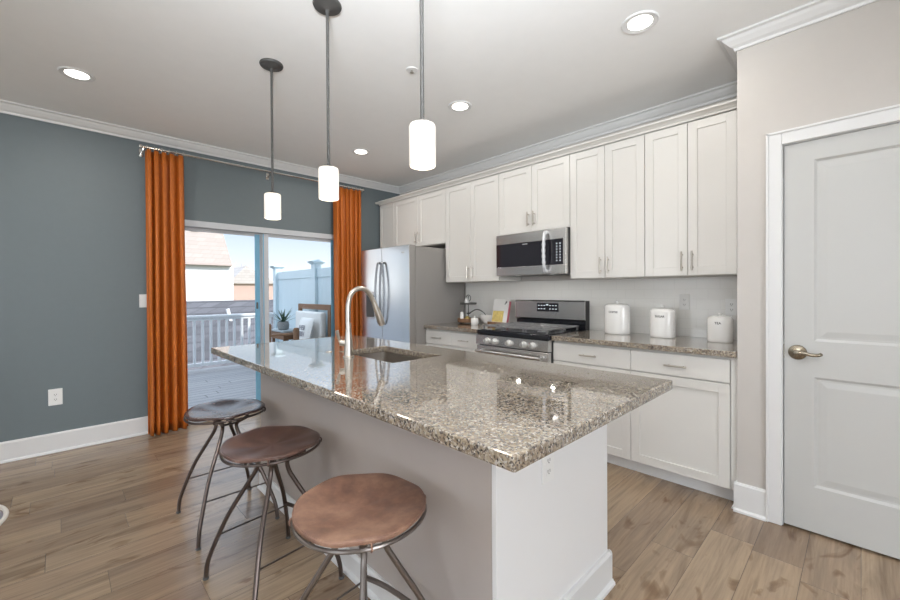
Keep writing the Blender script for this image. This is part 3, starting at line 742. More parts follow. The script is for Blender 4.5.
fs.append(tuple(range(5*n_, 6*n_))); fs.append(tuple(range(6*n_, 7*n_)))
sk.poly(vs, fs)
th = thing('kitchen_sink', 'undermount stainless steel sink set into the island countertop', 'sink', ((a0+a1)/2, (b0+b1)/2, zb-.006))
obj('basin', sk, M['sinksteel'], th, True)
obj('drain', MB().lathe([(.045, 0), (.045, .003), (.036, .004), (.034, .001), (0, .001)], ((a0+a1)/2, (b0+b1)/2, zb+.0005), 24), M['chrome'], th, True)

# faucet
fx, fy = -1.943, 1.122
th = thing('faucet', 'tall brushed nickel gooseneck faucet on the island beside the sink', 'faucet', (fx, fy, CT))
obj('body', MB().lathe([(.030, 0), (.030, .006), (.025, .010), (.0235, .05), (.020, .10), (.0155, .15), (.0145, .185), (0, .187)], (fx, fy, CT+.0004), 28), M['nickel'], th, True)
arc = [(fx, fy-.003, 1.095), (fx, fy, 1.195), (fx, 1.134, 1.244), (fx, 1.158, 1.274), (fx, 1.194, 1.287), (fx, 1.232, 1.278), (fx, 1.264, 1.247), (fx, 1.290, 1.200)]
obj('spout', MB().tube(smooth_path(arc, 5), .0135, 16), M['nickel'], th, True)
e1 = Vector((fx, 1.287, 1.206)); dv = (Vector((fx, 1.343, 1.072))-e1).normalized()
obj('spray_head', MB().tube([e1-dv*.004, e1+dv*.01, e1+dv*.05, e1+dv*.095, e1+dv*.138, e1+dv*.143], [.0142, .0155, .0175, .0205, .0195, .012], 18), M['nickel'], th, True)
obj('lever_handle', MB().tube([(fx-.012, fy-.012, CT+.075), (fx-.032, fy-.032, CT+.080)], .0165, 14).tube(smooth_path([(fx-.034, fy-.034, CT+.082), (fx-.036, fy-.040, CT+.11), (fx-.038, fy-.048, CT+.145)], 4), [.006]*3+[.008]*3+[.0095]*3, 10), M['nickel'], th, True)
# little air switch button and soap hole cover beside the faucet
tag(obj('sink_hole_cover', MB().lathe([(.019, 0), (.019, .003), (.014, .005), (0, .006)], (-2.19, 1.135, CT+.0004), 20), M['nickel'], None, True), 'small round metal hole cover on the island left of the faucet', 'hole cover')

# ------------------------------------------------------------------ outlets and switches
def plate(name, c, nrm, lab, w_=.072, h_=.115, rock=False, cat='outlet', mat_=None):
    # c is the plate's centre on the wall, nrm one of '+X','-Y'
    th = thing(name, lab, cat, c)
    b = MB(); s = MB(); q = MB()
    def bx(m_, u0, u1, v0, v1, d0, d1, bev=0):
        if nrm == '+X': m_.box(c[0]+d0, c[0]+d1, c[1]+u0, c[1]+u1, c[2]+v0, c[2]+v1, bev)
        else: m_.box(c[0]+u0, c[0]+u1, c[1]-d1, c[1]-d0, c[2]+v0, c[2]+v1, bev)
    bx(b, -w_/2, w_/2, -h_/2, h_/2, .0005, .006, .0018)
    obj('cover_plate', b, mat_ or M['plastic'], th)
    if rock:
        bx(s, -.017, .017, -.033, .033, .006, .0095, .001); obj('rocker', s, M['plastic'], th)
    else:
        for dz in (-.019, .019):
            s = MB(); bx(s, -.015, .015, dz-.014, dz+.014, .006, .0078, .0008); so = obj('socket', s, M['plastic'], th)
            q = MB(); bx(q, -.0075, -.005, dz-.004, dz+.006, .0076, .0082); bx(q, .005, .0075, dz-.004, dz+.006, .0076, .0082); bx(q, -.002, .002, dz-.010, dz-.006, .0076, .0082)
            obj('slots', q, M['ink'], so)
    return th
plate('wall_outlet', (XW, -.03, .44), '+X', 'white wall outlet low on the blue wall left of the curtain', .082, .13)
plate('light_switch', (XW, .548, 1.197), '+X', 'white light switch on the blue wall just left of the curtain', .075, .118, True, 'light switch')
plate('wall_outlet', (-.940, YW-.010, 1.175), '-Y', 'white outlet on the backsplash above the middle canister')
plate('wall_outlet', (-.640, YW-.010, 1.145), '-Y', 'white outlet on the backsplash behind the shortest canister by the pantry wall', .075)
plate('wall_outlet', (BX1, 1.215, .660), '+X', 'white outlet high on the white end panel of the island')

# ------------------------------------------------------------------ canisters
def canister(x, y, w_, h_, txt, lab):
    th = thing('canister', lab, 'canister', (x, y, CT+.0006), 'white ceramic canisters')
    r = w_/2; z = CT+.0006
    obj('jar', MB().lathe([(r*.93, 0), (r*.98, .005), (r, .015), (r, h_-.018), (r*.97, h_-.006), (r*.90, h_)], (x, y, z), 40, 1, .72), M['ceramic'], th, True)
    ld = obj('lid', MB().lathe([(r*.88, h_-.001), (r*.88, h_+.004), (r*.75, h_+.010), (r*.3, h_+.013), (0, h_+.013)], (x, y, z), 40, 1, .72), M['ceramic'], th, True)
    obj('knob', MB().lathe([(.009, h_+.011), (.009, h_+.016), (.016, h_+.024), (.013, h_+.034), (0, h_+.037)], (x, y, z), 16), M['ceramic'], ld, True)
    # lettering wraps the jar's curved front
    tm = text_mesh(txt, .021, Matrix.Identity(4), .0003)
    t2 = text_mesh('fresh & good', .011, Matrix.Translation((0, -.018, 0)), .0003) if False else None
    ry = r*.72
    for v in tm.bm.verts:
        u, vv, dd = v.co.x-.002, v.co.y, v.co.z
        a = math.asin(max(-.95, min(.95, u/r)))
        v.co = Vector((x+(r+.0006+dd)*math.sin(a), y-(ry+.0006+dd)*math.cos(a), z+h_*.74+vv))
    obj('lettering', tm, M['ink'], th)
    return th
canister(-1.390, 3.255, .205, .232, 'COFFEE', 'tallest white ceramic canister with a lid beside the range')
canister(-1.035, 3.225, .178, .205, 'SUGAR', 'middle-sized white canister standing between the tallest and the shortest')
canister(-.668, 3.205, .152, .165, 'TEA', 'shortest white canister marked TEA next to the pantry wall')

# ------------------------------------------------------------------ tiered tray and friends
tx, ty = -3.03, 3.235; zc = CT+.0006
th = thing('tiered_tray', 'two-tier dark metal and wood tray stand on the left countertop', 'tray', (tx, ty, zc))
obj('lower_tray', MB().lathe([(.115, .012), (.12, .016), (.12, .055), (.113, .055), (.110, .022), (0, .02), (0, .012)], (tx, ty, zc), 32), M['wood_d'], th, True)
obj('upper_tray', MB().lathe([(.085, .205), (.092, .208), (.092, .226), (.086, .226), (.083, .212), (0, .212), (0, .205)], (tx, ty, zc), 32), M['darkmetal'], th, True)
obj('post', MB().tube([(tx, ty, zc+.015), (tx, ty, zc+.30)], .005, 10), M['darkmetal'], th, True)
obj('ring_handle', MB().tube([(tx+.035*math.cos(a), ty, zc+.275+.035*math.sin(a)) for a in [2*math.pi*q/20 for q in range(20)]], .004, 8, closed=True), M['darkmetal'], th, True)
for a in (90, 210, 330):
    obj('foot', MB().lathe([(.010, 0), (.012, .006), (.008, .013), (0, .013)], (tx+.085*math.cos(R(a)), ty+.085*math.sin(R(a)), zc), 12), M['darkmetal'], th, True)
tag(obj('white_jug', MB().lathe([(.020, 0), (.026, .02), (.024, .04), (.016, .055), (.019, .068), (.016, .068), (.012, .05), (0, .045)], (tx+.01, ty-.035, zc+.2125), 20), M['ceramic'], None, True), 'tiny white jug standing on the upper tier of the tray', 'jug')
tag(obj('salt_shaker', MB().lathe([(.022, 0), (.023, .07), (.018, .085), (.018, .10), (0, .105)], (tx-.06, ty-.04, zc+.0226), 20), M['ceramic'], None, True), 'slim white shaker on the left of the lower tray', 'shaker')
tag(obj('gold_ball', MB().lathe([(0, 0)]+[(.030*math.sin(math.pi*q/10), .030-.030*math.cos(math.pi*q/10)) for q in range(1, 10)]+[(0, .060)], (tx+.035, ty-.055, zc+.0226), 20), M['gold'], None, True), 'small gold ball on the lower tray at the front', 'ornament')
# white house-shaped candle pot and pan-like scoop
hx_, hy_ = -2.815, 3.10
th = thing('sugar_pot', 'small white lidded pot in front of the tiered tray', 'pot', (hx_, hy_, zc))
obj('pot', MB().lathe([(.036, 0), (.040, .006), (.040, .062), (.034, .072), (0, .074)], (hx_, hy_, zc), 24), M['ceramic'], th, True)
obj('lid_knob', MB().lathe([(.008, .073), (.010, .085), (.006, .096), (0, .098)], (hx_, hy_, zc), 14), M['ceramic'], th, True)
bx_, by_ = -2.80, 3.29
th = thing('mixing_bowl', 'pale mixing bowl between the tiered tray and the cookbook with a dark ladle in it', 'bowl', (bx_, by_, zc))
obj('bowl', MB().lathe([(.035, 0), (.045, .006), (.075, .05), (.085, .10), (.080, .10), (.068, .05), (.03, .012), (0, .01)], (bx_, by_, zc), 32), M['ceramic'], th, True)
tag(obj('ladle', MB().tube(smooth_path([(bx_+.02, by_, zc+.03), (bx_-.03, by_-.02, zc+.115), (bx_-.10, by_-.06, zc+.155), (bx_-.17, by_-.10, zc+.115)], 6), .006, 8).lathe([(0, 0), (.020, .006), (.025, .018), (.020, .018), (0, .012)], (bx_-.18, by_-.105, zc+.100), 16), M['darkmetal'], None, True), 'curved dark metal ladle leaning out of the pale bowl over the tray', 'ladle')
# cookbook on a stand
kx_, ky_ = -2.605, 3.255
th = thing('book_stand', 'small dark wooden stand carrying the cookbook beside the range', 'book stand', (kx_, ky_, zc))
obj('ledge', MB().box(kx_-.12, kx_+.11, ky_-.055, ky_-.01, zc, zc+.018, .002).box(kx_-.12, kx_+.11, ky_-.058, ky_-.050, zc, zc+.035, .002), M['wood_d'], th)
lean = Matrix.Translation((kx_, ky_-.02, zc+.0195)) @ Matrix.Rotation(R(-14), 4, 'X')
obj('back_rest', MB().box(-.06, .06, .032, .040, .0, .20, .002, mtx=lean), M['wood_d'], th)
bk = thing('cookbook', 'white cookbook with a yellow food picture propped on the wooden stand', 'book', (kx_, ky_-.02, zc+.02))
obj('cover', MB().box(-.105, .095, .0, .004, .0, .255, .001, mtx=lean).box(-.105, .095, .027, .031, 0, .255, .001, mtx=lean).box(-.105, -.101, .0, .031, 0, .255, mtx=lean), M['cloth'], bk)
obj('pages', MB().box(-.100, .092, .0045, .0265, .003, .250, mtx=lean), M['ceramic'], bk)
obj('picture', MB().box(-.095, .045, -.0012, .0004, .015, .13, mtx=lean), mat('food_yellow', (.62, .48, .16), .5, noise=40, amp=.5), bk)
mk = MB()
for q in range(5): mk.tube([(lean @ Vector((.055+.010*math.cos(q*1.2), -.001, .21+.014*math.sin(q*1.7)))), (lean @ Vector((.058+.012*math.cos(q*1.2+.8), -.001, .222+.014*math.sin(q*1.7+1))))], .003, 5)
obj('leaf_mark', mk, M['ink'], bk)
obj('pink_edge', MB().box(.0955, .099, .002, .030, .0, .235, mtx=lean), mat('pink_board', (.55, .16, .2), .6), bk)

# ------------------------------------------------------------------ pendants
def pendant():
    th = thing('pendant_light', '', 'pendant lamp', (0, 0, 0), 'pendant lights over the island')
    obj('canopy', MB().lathe([(.068, CZ-.0005), (.070, CZ-.006), (.066, CZ-.014), (.030, CZ-.020), (.014, CZ-.030), (0, CZ-.031)], n=36), M['darkmetal'], th, True)
    obj('stem', MB().tube([(0, 0, 1.90), (0, 0, CZ-.028)], .0075, 10).tube([(0, 0, CZ-.05), (0, 0, CZ-.028)], .010, 10), M['darkmetal'], th, True)
    obj('socket_cap', MB().lathe([(.028, 1.886), (.029, 1.892), (.024, 1.899), (.010, 1.904), (.007, 1.912)], n=28), M['darkmetal'], th, True)
    obj('shade', MB().lathe([(.043, 1.731), (.047, 1.733), (.049, 1.739), (.049, 1.878), (.046, 1.886), (.03, 1.8875), (.0, 1.8875)], n=40), M['shade'], th, True)
    return th
p0 = pendant()
for i, (x, y, lb) in enumerate(((-2.590, .968, 'pendant with a white cylinder shade nearest the patio door and smallest in the photo'),
                                (-1.860, .970, 'middle white pendant hanging between the other two over the island'),
                                (-1.137, .970, 'pendant with a white cylinder shade nearest the camera and largest in the photo'))):
    q = p0 if i == 0 else copy_thing(p0, (0, 0, 0))
    q.location = (x, y, 0); q['label'] = lb
    light('POINT', 'pendant_bulb', (x, y, 1.68), (0, 0, 0), 1.5, (1, .88, .72), shadow_soft_size=.04)

# ------------------------------------------------------------------ recessed lights, sprinkler
recs = [(-3.581, .096, 'recessed ceiling light near the blue wall, farthest left'), (-.828, 2.238, 'recessed ceiling light nearest the pantry wall crown moulding'),
        (-2.172, 2.237, 'recessed ceiling light just right of the nearest pendant, in front of the microwave'), (-3.576, 2.224, 'recessed ceiling light between the middle and nearest pendants, by the far corner')]
def recessed(x, y, lab):
    th = thing('recessed_light', lab, 'ceiling light', (x, y, CZ-.008))
    obj('trim_ring', MB().lathe([(.062, CZ-.004), (.088, CZ-.008), (.092, CZ-.003), (.092, CZ-.0005), (.062, CZ-.0005)], (x, y, 0), 36), M['trim'], th, True)
    obj('lens', MB().lathe([(0, CZ-.005), (.061, CZ-.005), (.061, CZ-.001), (0, CZ-.001)], (x, y, 0), 32), M['lens'], th, True)
    light('AREA', 'ceiling_lamp', (x, y, CZ-.012), (0, 0, 0), 7, (1, .955, .90), shape='DISK', size=.12)
recs += [(-3.58, -2.0, 'unseen recessed fill light added by the back wall window, left'), (-1.5, -1.9, 'unseen recessed fill light added in the middle of the back of the room'), (.9, -1.9, 'unseen recessed fill light added by the right-hand window')]  # out-of-view lamps added to brighten the room
for r_ in recs: recessed(*r_)
th = thing('sprinkler_head', 'small round white sprinkler plate on the ceiling between the pendants and the cabinets', 'sprinkler', (-2.03, 1.646, CZ-.02))
obj('plate', MB().lathe([(.036, CZ-.006), (.038, CZ-.0005), (0, CZ-.0005)], (-2.03, 1.646, 0), 24), M['trim'], th, True)
obj('nozzle', MB().lathe([(0, CZ-.022), (.012, CZ-.021), (.012, CZ-.017), (.005, CZ-.015), (.005, CZ-.006)], (-2.03, 1.646, 0), 14), M['nickel'], th, True)

# ------------------------------------------------------------------ stools
SH = .606
def stool(loc, rz, lab, leath, mt='frame_steel'):
    th = thing('bar_stool', lab, 'bar stool', loc, 'bar stools along the island', rz=R(rz))
    # leather sling seat: a dished round pad, slightly irregular
    t = bmesh.new(); NR, NA = 12, 48; rings = []
    def rad(a): return .203*(1+.014*math.cos(2*a+.4)+.010*math.cos(3*a+1))
    prof = [(0, -.010), (.2, -.009), (.4, -.006), (.6, -.001), (.78, .006), (.9, .010), (.97, .009), (1.0, .003), (1.0, -.003), (.96, -.006), (.8, -.008), (.5, -.016), (.2, -.022), (0, -.023)]
    for r_, z in prof:
        if r_ == 0: rings.append([t.verts.new((0, 0, SH+z))]); continue
        rings.append([t.verts.new((rad(a)*r_*math.cos(a), rad(a)*r_*math.sin(a), SH+z+r_*r_*(.005*math.cos(2*a))+.0025*r_*math.sin(7*a))) for a in [2*math.pi*q/NA for q in range(NA)]])
    for a, b_ in zip(rings, rings[1:]):
        for k_ in range(NA):
            j = (k_+1) % NA
            if len(a) == 1: t.faces.new((a[0], b_[j], b_[k_]))
            elif len(b_) == 1: t.faces.new((a[k_], a[j], b_[0]))
            else: t.faces.new((a[k_], a[j], b_[j], b_[k_]))
    bmesh.ops.recalc_face_normals(t, faces=t.faces)
    mb = MB(); mb.join(t); obj('seat', mb, leath, th, True, local=True)
    zr = SH-.016
    obj('piping', MB().tube([((rad(a)-.003)*math.cos(a), (rad(a)-.003)*math.sin(a), SH+.0045+.005*math.cos(2*a)+.0025*math.sin(7*a)) for a in [2*math.pi*q/72 for q in range(72)]], .0035, 6, closed=True), leath, th, True, local=True)
    obj('seat_ring', MB().tube([((rad(a)-.002)*math.cos(a), (rad(a)-.002)*math.sin(a), zr+.005*math.cos(2*a)) for a in [2*math.pi*q/48 for q in range(48)]], .006, 8, closed=True), M[mt], th, True, local=True)
    lc = MB()
    for q in range(4):
        a = 2*math.pi*(q+.5)/4+.25; rr_ = rad(a)-.002
        lc.tube([(rr_*math.cos(a)+.009*math.cos(w_)*math.cos(a), rr_*math.sin(a)+.009*math.cos(w_)*math.sin(a), zr+.005*math.cos(2*a)+.012*math.sin(w_)+.004) for w_ in [2*math.pi*v/10 for v in range(10)]], .003, 6, closed=True)
    obj('lacing', lc, leath, th, True, local=True)
    LG = {}
    for sx_ in (-1, 1):
        for sy_ in (-1, 1):
            fx_, fy_ = .228*sx_, .190*sy_
            d = Vector((fx_, fy_, 0)).normalized(); d2 = Vector((sx_*.9, sy_*.45, 0)).normalized()
            rt_ = rad(math.atan2(d2.y, d2.x))-.004
            top = d2*rt_*.80
            P = [(top.x, top.y, zr-.004), (d2.x*rt_*.66, d2.y*rt_*.66, zr-.022), (sx_*.066, sy_*.036, SH-.070), (sx_*.064, sy_*.042, SH-.120), (sx_*.090, sy_*.066, SH-.18), (fx_*.66, fy_*.66, .29), (fx_*.90, fy_*.90, .14), (fx_*.985, fy_*.985, .07), (fx_*1.01, fy_*1.01, .004)]
            LG[sx_, sy_] = P
            lg = obj('leg', MB().tube(smooth_path(P, 6), .0095, 10), M[mt], th, True, local=True)
            fo = obj('foot', MB().lathe([(.011, 0), (.013, .004), (.010, .012), (0, .013)], (fx_*1.01, fy_*1.01, .0), 12), M['darkmetal'], lg, True, local=True)
    # cross bars under the seat
    obj('seat_bar', MB().tube([(-.150, 0, zr-.012+.02), (-.07, 0, SH-.055), (.07, 0, SH-.055), (.150, 0, zr-.012+.02)], .006, 8).tube([(-.060, -.034, SH-.070), (-.060, .034, SH-.070)], .006, 8).tube([(.060, -.034, SH-.070), (.060, .034, SH-.070)], .006, 8), M[mt], th, True, local=True)
    for sx_ in (-1, 1):
        obj('stretcher', MB().tube([(sx_*.182, -.152, .200), (sx_*.182, .152, .200)], .0038, 8), M[mt], th, True, local=True)
    obj('footrest', MB().tube(smooth_path([(-.178, .150, .215), (-.08, .168, .215), (.08, .168, .215), (.178, .150, .215)], 5), .009, 10), M[mt], th, True, local=True)
    return th
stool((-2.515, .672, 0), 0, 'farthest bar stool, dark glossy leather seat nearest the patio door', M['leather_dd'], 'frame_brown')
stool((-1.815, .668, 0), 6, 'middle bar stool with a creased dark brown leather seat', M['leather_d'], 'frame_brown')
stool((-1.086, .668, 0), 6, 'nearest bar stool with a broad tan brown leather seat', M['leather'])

# ------------------------------------------------------------------ chair at the left edge
ch = thing('dining_chair', 'grey upholstered chair with a pale rim, cut off by the left edge of the photo', 'chair', (-2.275, -.375, 0), rz=R(48))
cs_ = .432
obj('seat', MB().lathe([(.19, cs_-.04), (.212, cs_-.03), (.215, cs_-.008), (.20, cs_+.012), (.14, cs_+.024), (0, cs_+.028)], n=40), M['greycloth'], ch, True, local=True)
obj('seat_rim', MB().tube([(.222*math.cos(a), .222*math.sin(a), cs_-.004) for a in [2*math.pi*q/48 for q in range(48)]], .0075, 8, closed=True), M['rim'], ch, True, local=True)
obj('apron', MB().lathe([(.13, cs_-.075), (.15, cs_-.07), (.17, cs_-.041), (.12, cs_-.041)], n=32), M['rim'], ch, True, local=True)
for sx_ in (-1, 1):
    for sy_ in (-1, 1):
        obj('leg', MB().tube([(sx_*.095, sy_*.095, cs_-.05), (sx_*.09, sy_*.09, .2), (sx_*.085, sy_*.085, 0.001)], [.020, .016, .011], 12), M['rim'], ch, True, local=True)
bp_ = [(-.235*1, .17*math.sin(a)*1.0, cs_+.33+.22*math.cos(a)) for a in [2*math.pi*q/32 for q in range(32)]]
obj('back_frame', MB().tube(bp_, .016, 10, closed=True).tube([(-.19, -.07, cs_-.04), (-.225, -.07, cs_+.135)], .014, 8).tube([(-.19, .07, cs_-.04), (-.225, .07, cs_+.135)], .014, 8), M['rim'], ch, True, local=True)
obj('back_pad', MB().lathe([(0, -.018), (.155, -.014), (.165, 0), (.155, .014), (0, .020)], n=32, sy=1.3, mtx=Matrix.Translation((-.235, 0, cs_+.33)) @ Matrix.Rotation(R(90), 4, 'Z') @ Matrix.Rotation(R(90), 4, 'X')), M['greycloth'], ch, True, local=True)

# ------------------------------------------------------------------ outdoors: deck, railing, fence
ZD = -.05
o = struct('deck', MB().box(-7.95, XW-T-.002, -2.0, 3.2, ZD-.14, ZD), M['deck'])
struct('ground', MB().box(-70, XW-T-.01, -40, 60, -3.4, -3.2), M['grass'])
struct('ground', MB().box(XW-T, 40, YB-30, YB-T-.1, -3.4, -3.2), M['grass'])
RXX = -7.72
rl = thing('deck_railing', 'white painted railing with square balusters along the outer edge of the deck', 'railing', (RXX, .6, ZD))
obj('top_rail', MB().box(RXX-.045, RXX+.045, -1.9, 2.86, .845, .885, .006).box(RXX-.02, RXX+.02, -1.9, 2.86, .80, .845, .003), M['rail'], rl)
obj('bottom_rail', MB().box(RXX-.025, RXX+.025, -1.9, 2.86, .035, .090, .004), M['rail'], rl)
for k_ in range(39):
    y = -1.82+k_*.122
    obj('baluster', MB().box(RXX-.017, RXX+.017, y-.019, y+.019, .085, .805, .002, 1), M['rail'], rl)
for y in (.1, 2.4): obj('support_block', MB().box(RXX-.02, RXX+.02, y-.02, y+.02, ZD+.0005, .036), M['rail'], rl)
YFN = 2.955
fn = thing('privacy_fence', 'tall pale blue-white vinyl privacy fence at the right side of the deck', 'fence', (-6.1, YFN, ZD))
fpx = [-7.70, -6.095, -4.72]
for i, x in enumerate(fpx[:2]):
    zt_ = 1.70
    p_ = obj('post', MB().box(x-.062, x+.062, YFN-.062, YFN+.062, ZD+.0005, zt_, .005), M['fence'], fn)
    obj('post_cap', MB().prism([(-.064, zt_), (-.064, zt_+.010), (-.105, zt_+.038), (-.105, zt_+.056), (0, zt_+.085), (.105, zt_+.056), (.105, zt_+.038), (.064, zt_+.010), (.064, zt_)], 'X', x-.064, x+.064, Matrix.Translation((0, YFN, 0))).box(x-.105, x+.105, YFN-.105, YFN+.105, zt_+.038, zt_+.056, .003).lathe([(.09, zt_+.008), (.145, zt_+.038)], (x, YFN, 0), 4, mtx=Matrix.Translation((x, YFN, 0)) @ Matrix.Rotation(R(45), 4, 'Z') @ Matrix.Translation((-x, -YFN, 0))), M['fence'], p_)
for a, b_ in ((fpx[0]+.062, fpx[1]-.062), (fpx[1]+.062, XW-T-.004)):
    obj('rail', MB().box(a, b_, YFN-.026, YFN+.026, 1.50, 1.64, .004).box(a, b_, YFN-.03, YFN+.03, .02, .12, .004), M['fence'], fn)
    n_ = max(1, round((b_-a)/.15)); wd = (b_-a)/n_
    pb = MB()
    for q in range(n_): pb.box(a+q*wd+.0015, a+(q+1)*wd-.0015, YFN-.012, YFN+.012, .115, 1.505, .003, 1)
    obj('panel', pb, M['fence'], fn)

# deck furniture
cx_, cy_ = -5.87, 2.55
ach = thing('outdoor_armchair', 'wide wooden outdoor armchair with an open frame standing by the pale fence', 'armchair', (cx_, cy_, ZD))
OFF[ach.name] = Vector((0, 0, 0))
wm = M['wood_d']
obj('back_frame', MB().box(-.54, .54, .235, .275, 1.05, 1.13, .006).box(-.54, -.46, .235, .275, .0005, 1.05, .004).box(.46, .54, .235, .275, .0005, 1.05, .004).box(-.46, .46, .235, .275, .42, .50, .004), wm, ach)
obj('seat', MB().box(-.53, .53, -.28, .234, .36, .42, .006), wm, ach)
for s_ in (-1, 1):
    obj('armrest', MB().box(s_*.50-.045, s_*.50+.045, -.30, .234, .63, .665, .006), wm, ach)
    obj('leg', MB().box(s_*.50-.035, s_*.50+.035, -.29, -.22, .0005, .63, .004), wm, ach)
    obj('arm_post', MB().tube([(s_*.50, -.245, .665), (s_*.50, -.245, .80), (s_*.50, -.245, .83)], [.040, .040, .028], 16), wm, ach, True)
obj('seat_cushion', MB().box(-.45, .45, -.26, .15, .421, .53, .03, 3), M['cloth'], ach, True)
obj('back_cushion', MB().box(-.44, .44, .14, .233, .50, 1.02, .03, 3), M['cloth'], ach, True)
pw = thing('printed_pillow', 'white pillow with bold grey printed letters leaning in the outdoor armchair', 'pillow', (cx_+.17, cy_-.03, ZD+.535))
lean = Matrix.Translation((cx_+.17, cy_-.03, ZD+.535)) @ Matrix.Rotation(R(-14), 4, 'X')
t = bmesh.new(); bmesh.ops.create_grid(t, x_segments=12, y_segments=12, size=1)
fr_ = [v.co.copy() for v in t.verts]
def cush(s):
    t_ = bmesh.new(); bmesh.ops.create_grid(t_, x_segments=12, y_segments=12, size=1)
    for v in t_.verts:
        x, y = v.co.x, v.co.y
        v.co = Vector((x*.21, s*(.055*((1-x*x)*(1-y*y))**.45), .21+y*.205))
    return t_
t.free()
pm = MB(); pm.join(cush(1), lean); pm.join(cush(-1), lean); bmesh.ops.remove_doubles(pm.bm, verts=pm.bm.verts, dist=.0008); bmesh.ops.recalc_face_normals(pm.bm, faces=pm.bm.faces)
obj('pillow', pm, M['cloth'], pw, True)
lm = MB(); q = lean @ Matrix.Translation((0, -.0565, .21)) @ Matrix.Rotation(R(90), 4, 'X')
for ln, yy in (('IHEII', .045), ('HIIIIH', -.045)):
    tmb = text_mesh(ln, .098, q @ Matrix.Translation((0, yy-.03, 0)), .0015)
    me = bpy.data.meshes.new('t'); tmb.bm.to_mesh(me); lm.bm.from_mesh(me); bpy.data.meshes.remove(me); tmb.bm.free()
PILLOW_TXT = obj('lettering', lm, M['greycloth'], pw)

sx_, sy_ = -6.77, 2.73
tb = thing('side_table', 'brown wooden console table with a grey top on the deck beside the armchair', 'side table', (sx_, sy_, ZD))
obj('table_top', MB().box(sx_-.28, sx_+.28, sy_-.155, sy_+.155, ZD+.66, ZD+.69, .004), M['concrete'], tb)
obj('apron', MB().box(sx_-.255, sx_+.255, sy_-.14, sy_+.14, ZD+.54, ZD+.6595, .003), wm, tb)
for a in (-1, 1):
    for b_ in (-1, 1): obj('leg', MB().box(sx_+a*.235-.02, sx_+a*.235+.02, sy_+b_*.115-.02, sy_+b_*.115+.02, ZD+.0005, ZD+.54, .002), wm, tb)
zt_ = ZD+.6905
pp = thing('potted_agave', 'spiky green agave in a grey pot on the deck side table', 'potted plant', (sx_+.04, sy_-.06, zt_))
obj('pot', MB().lathe([(.065, 0), (.085, .01), (.095, .08), (.085, .135), (.075, .135), (.075, .12), (0, .12)], (sx_+.04, sy_-.06, zt_), 28), M['greypot'], pp, True)
rnd = random.Random(4)
for q in range(17):
    a = q*2.39996; tl = R(10+q*3.6); L_ = rnd.uniform(.22, .30)
    lf = MB(); c0 = Vector((sx_+.04, sy_-.06, zt_+.12)); dr_ = Vector((math.cos(a)*math.sin(tl), math.sin(a)*math.sin(tl), math.cos(tl))); sd = Vector((-math.sin(a), math.cos(a), 0)); up = dr_.cross(sd)
    vs = []; fs = []
    for i in range(6):
        u = i/5; w_ = .014*(1-u**2.2)+.0008; p_ = c0+dr_*L_*u+Vector((math.cos(a), math.sin(a), 0))*.03*u*u
        vs += [p_-sd*w_, p_+up*.004*(1-u), p_+sd*w_, p_-up*.005*(1-u)-up*.0004]
    for i in range(5):
        for k_ in range(4): fs.append((i*4+k_, i*4+(k_+1) % 4, i*4+4+(k_+1) % 4, i*4+4+k_))
    fs += [(3, 2, 1, 0), (20, 21, 22, 23)]
    lf.poly(vs, fs); obj('leaf', lf, M['leaf'], pp)

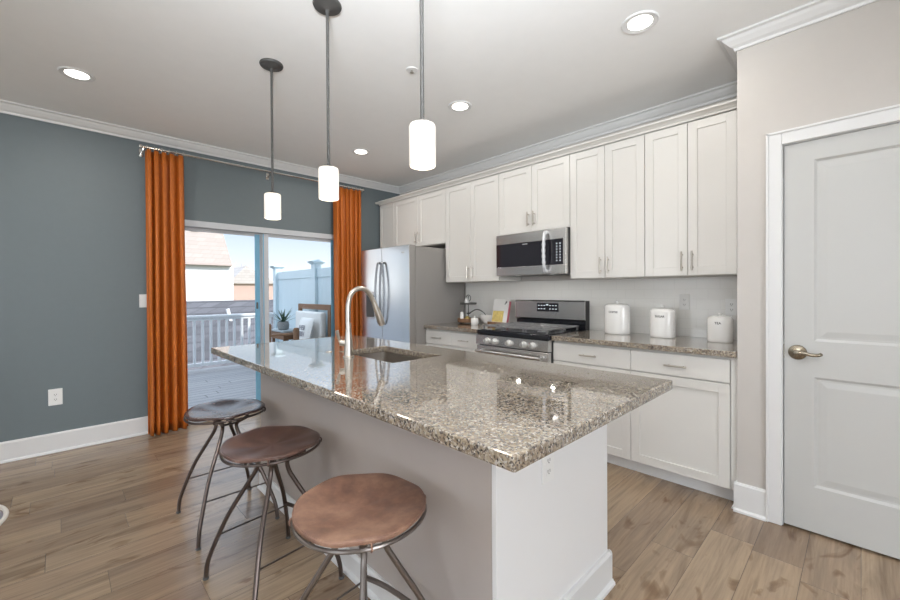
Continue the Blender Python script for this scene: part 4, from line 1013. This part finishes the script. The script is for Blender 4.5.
# ------------------------------------------------------------------ neighbours
sr = thing('stone_building', 'low building with a grey shingle stone-textured roof just beyond the deck', 'building', (-13, 4, -3.2))
rb = MB().prism([(-9.6, -.75), (-14.6, 1.00), (-14.6, .85), (-9.6, -.92)], 'Y', -12, 9.5)
rb2 = obj('roof', rb, M['stone'], sr)
obj('wall', MB().box(-14.5, -10.0, -11.8, 9.3, -3.19, -.80), M['stone'], sr)
obj('vent_pipe', MB().tube([(-13.0, 3.62, .40), (-13.05, 3.55, .78)], .05, 10), M['rail'], sr, True)
wh = thing('white_house', 'large pale house with a beige roof seen through the left door pane', 'house', (-24, 0, -3.2))
obj('wall', MB().box(-28, -20.3, -9, 5.78, -3.19, 2.58), M['siding'], wh)
obj('roof', MB().prism([(-20.1, 2.58), (-24.2, 7.4), (-28.4, 2.58), (-28.4, 2.45), (-20.1, 2.45)], 'Y', -9.3, 5.66), M['beige_roof'], wh)
obj('gutter', MB().box(-20.16, -20.05, -9.3, 5.68, 2.47, 2.58, .01), M['bark'], wh)
obj('roof_vent', MB().box(-21.72, -21.3, 4.30, 4.62, 4.10, 4.42, .02), M['greypot'], wh)
bh = thing('brick_house', 'small distant brick house with a gabled roof beyond the white house', 'house', (-34, 10, -3.2))
yb0, yb1 = 9.55, 11.75
obj('wall', MB().box(-38, -34, yb0, yb1+1, -3.19, 1.95), M['brick'], bh)
obj('roof', MB().prism([(yb0-.3, 1.95), (10.55, 3.35), (yb1+1.2, 1.95)], 'X', -38.3, -33.8), M['greyroof'], bh)
def tree(x, y, h, lab):
    th = thing('bare_tree', lab, 'tree', (x, y, -3.2)); rn = random.Random(int(x*-7+y))
    tk = MB().tube([(x, y, -3.19), (x+.1, y, -3.2+h*.35), (x, y+.1, -3.2+h*.6)], [.22, .16, .10], 8)
    obj('trunk', tk, M['bark'], th)
    for q in range(16):
        z0 = -3.2+h*rn.uniform(.32, .6); a = rn.uniform(0, 6.28); L_ = h*rn.uniform(.22, .4)
        p0_ = Vector((x+.05, y, z0)); p1 = p0_+Vector((math.cos(a)*.4, math.sin(a)*.4, .9))*L_*.6; 
        br = MB().tube([p0_, p1, p1+Vector((math.cos(a)*.2, math.sin(a)*.2, .8))*L_*.4], [.05, .03, .01], 5)
        for w_ in range(5):
            b0_ = p0_.lerp(p1, rn.uniform(.4, 1)); a2 = a+rn.uniform(-1.2, 1.2)
            br.tube([b0_, b0_+Vector((math.cos(a2)*.6, math.sin(a2)*.6, .8))*L_*.35], [.02, .006], 4)
        obj('branch', br, M['bark'], th)
tree(-42, 12.2, 8.5, 'bare tree rising behind the brick house at its left')
tree(-46, 15.5, 8.0, 'bare tree right of the brick house near the door stile')
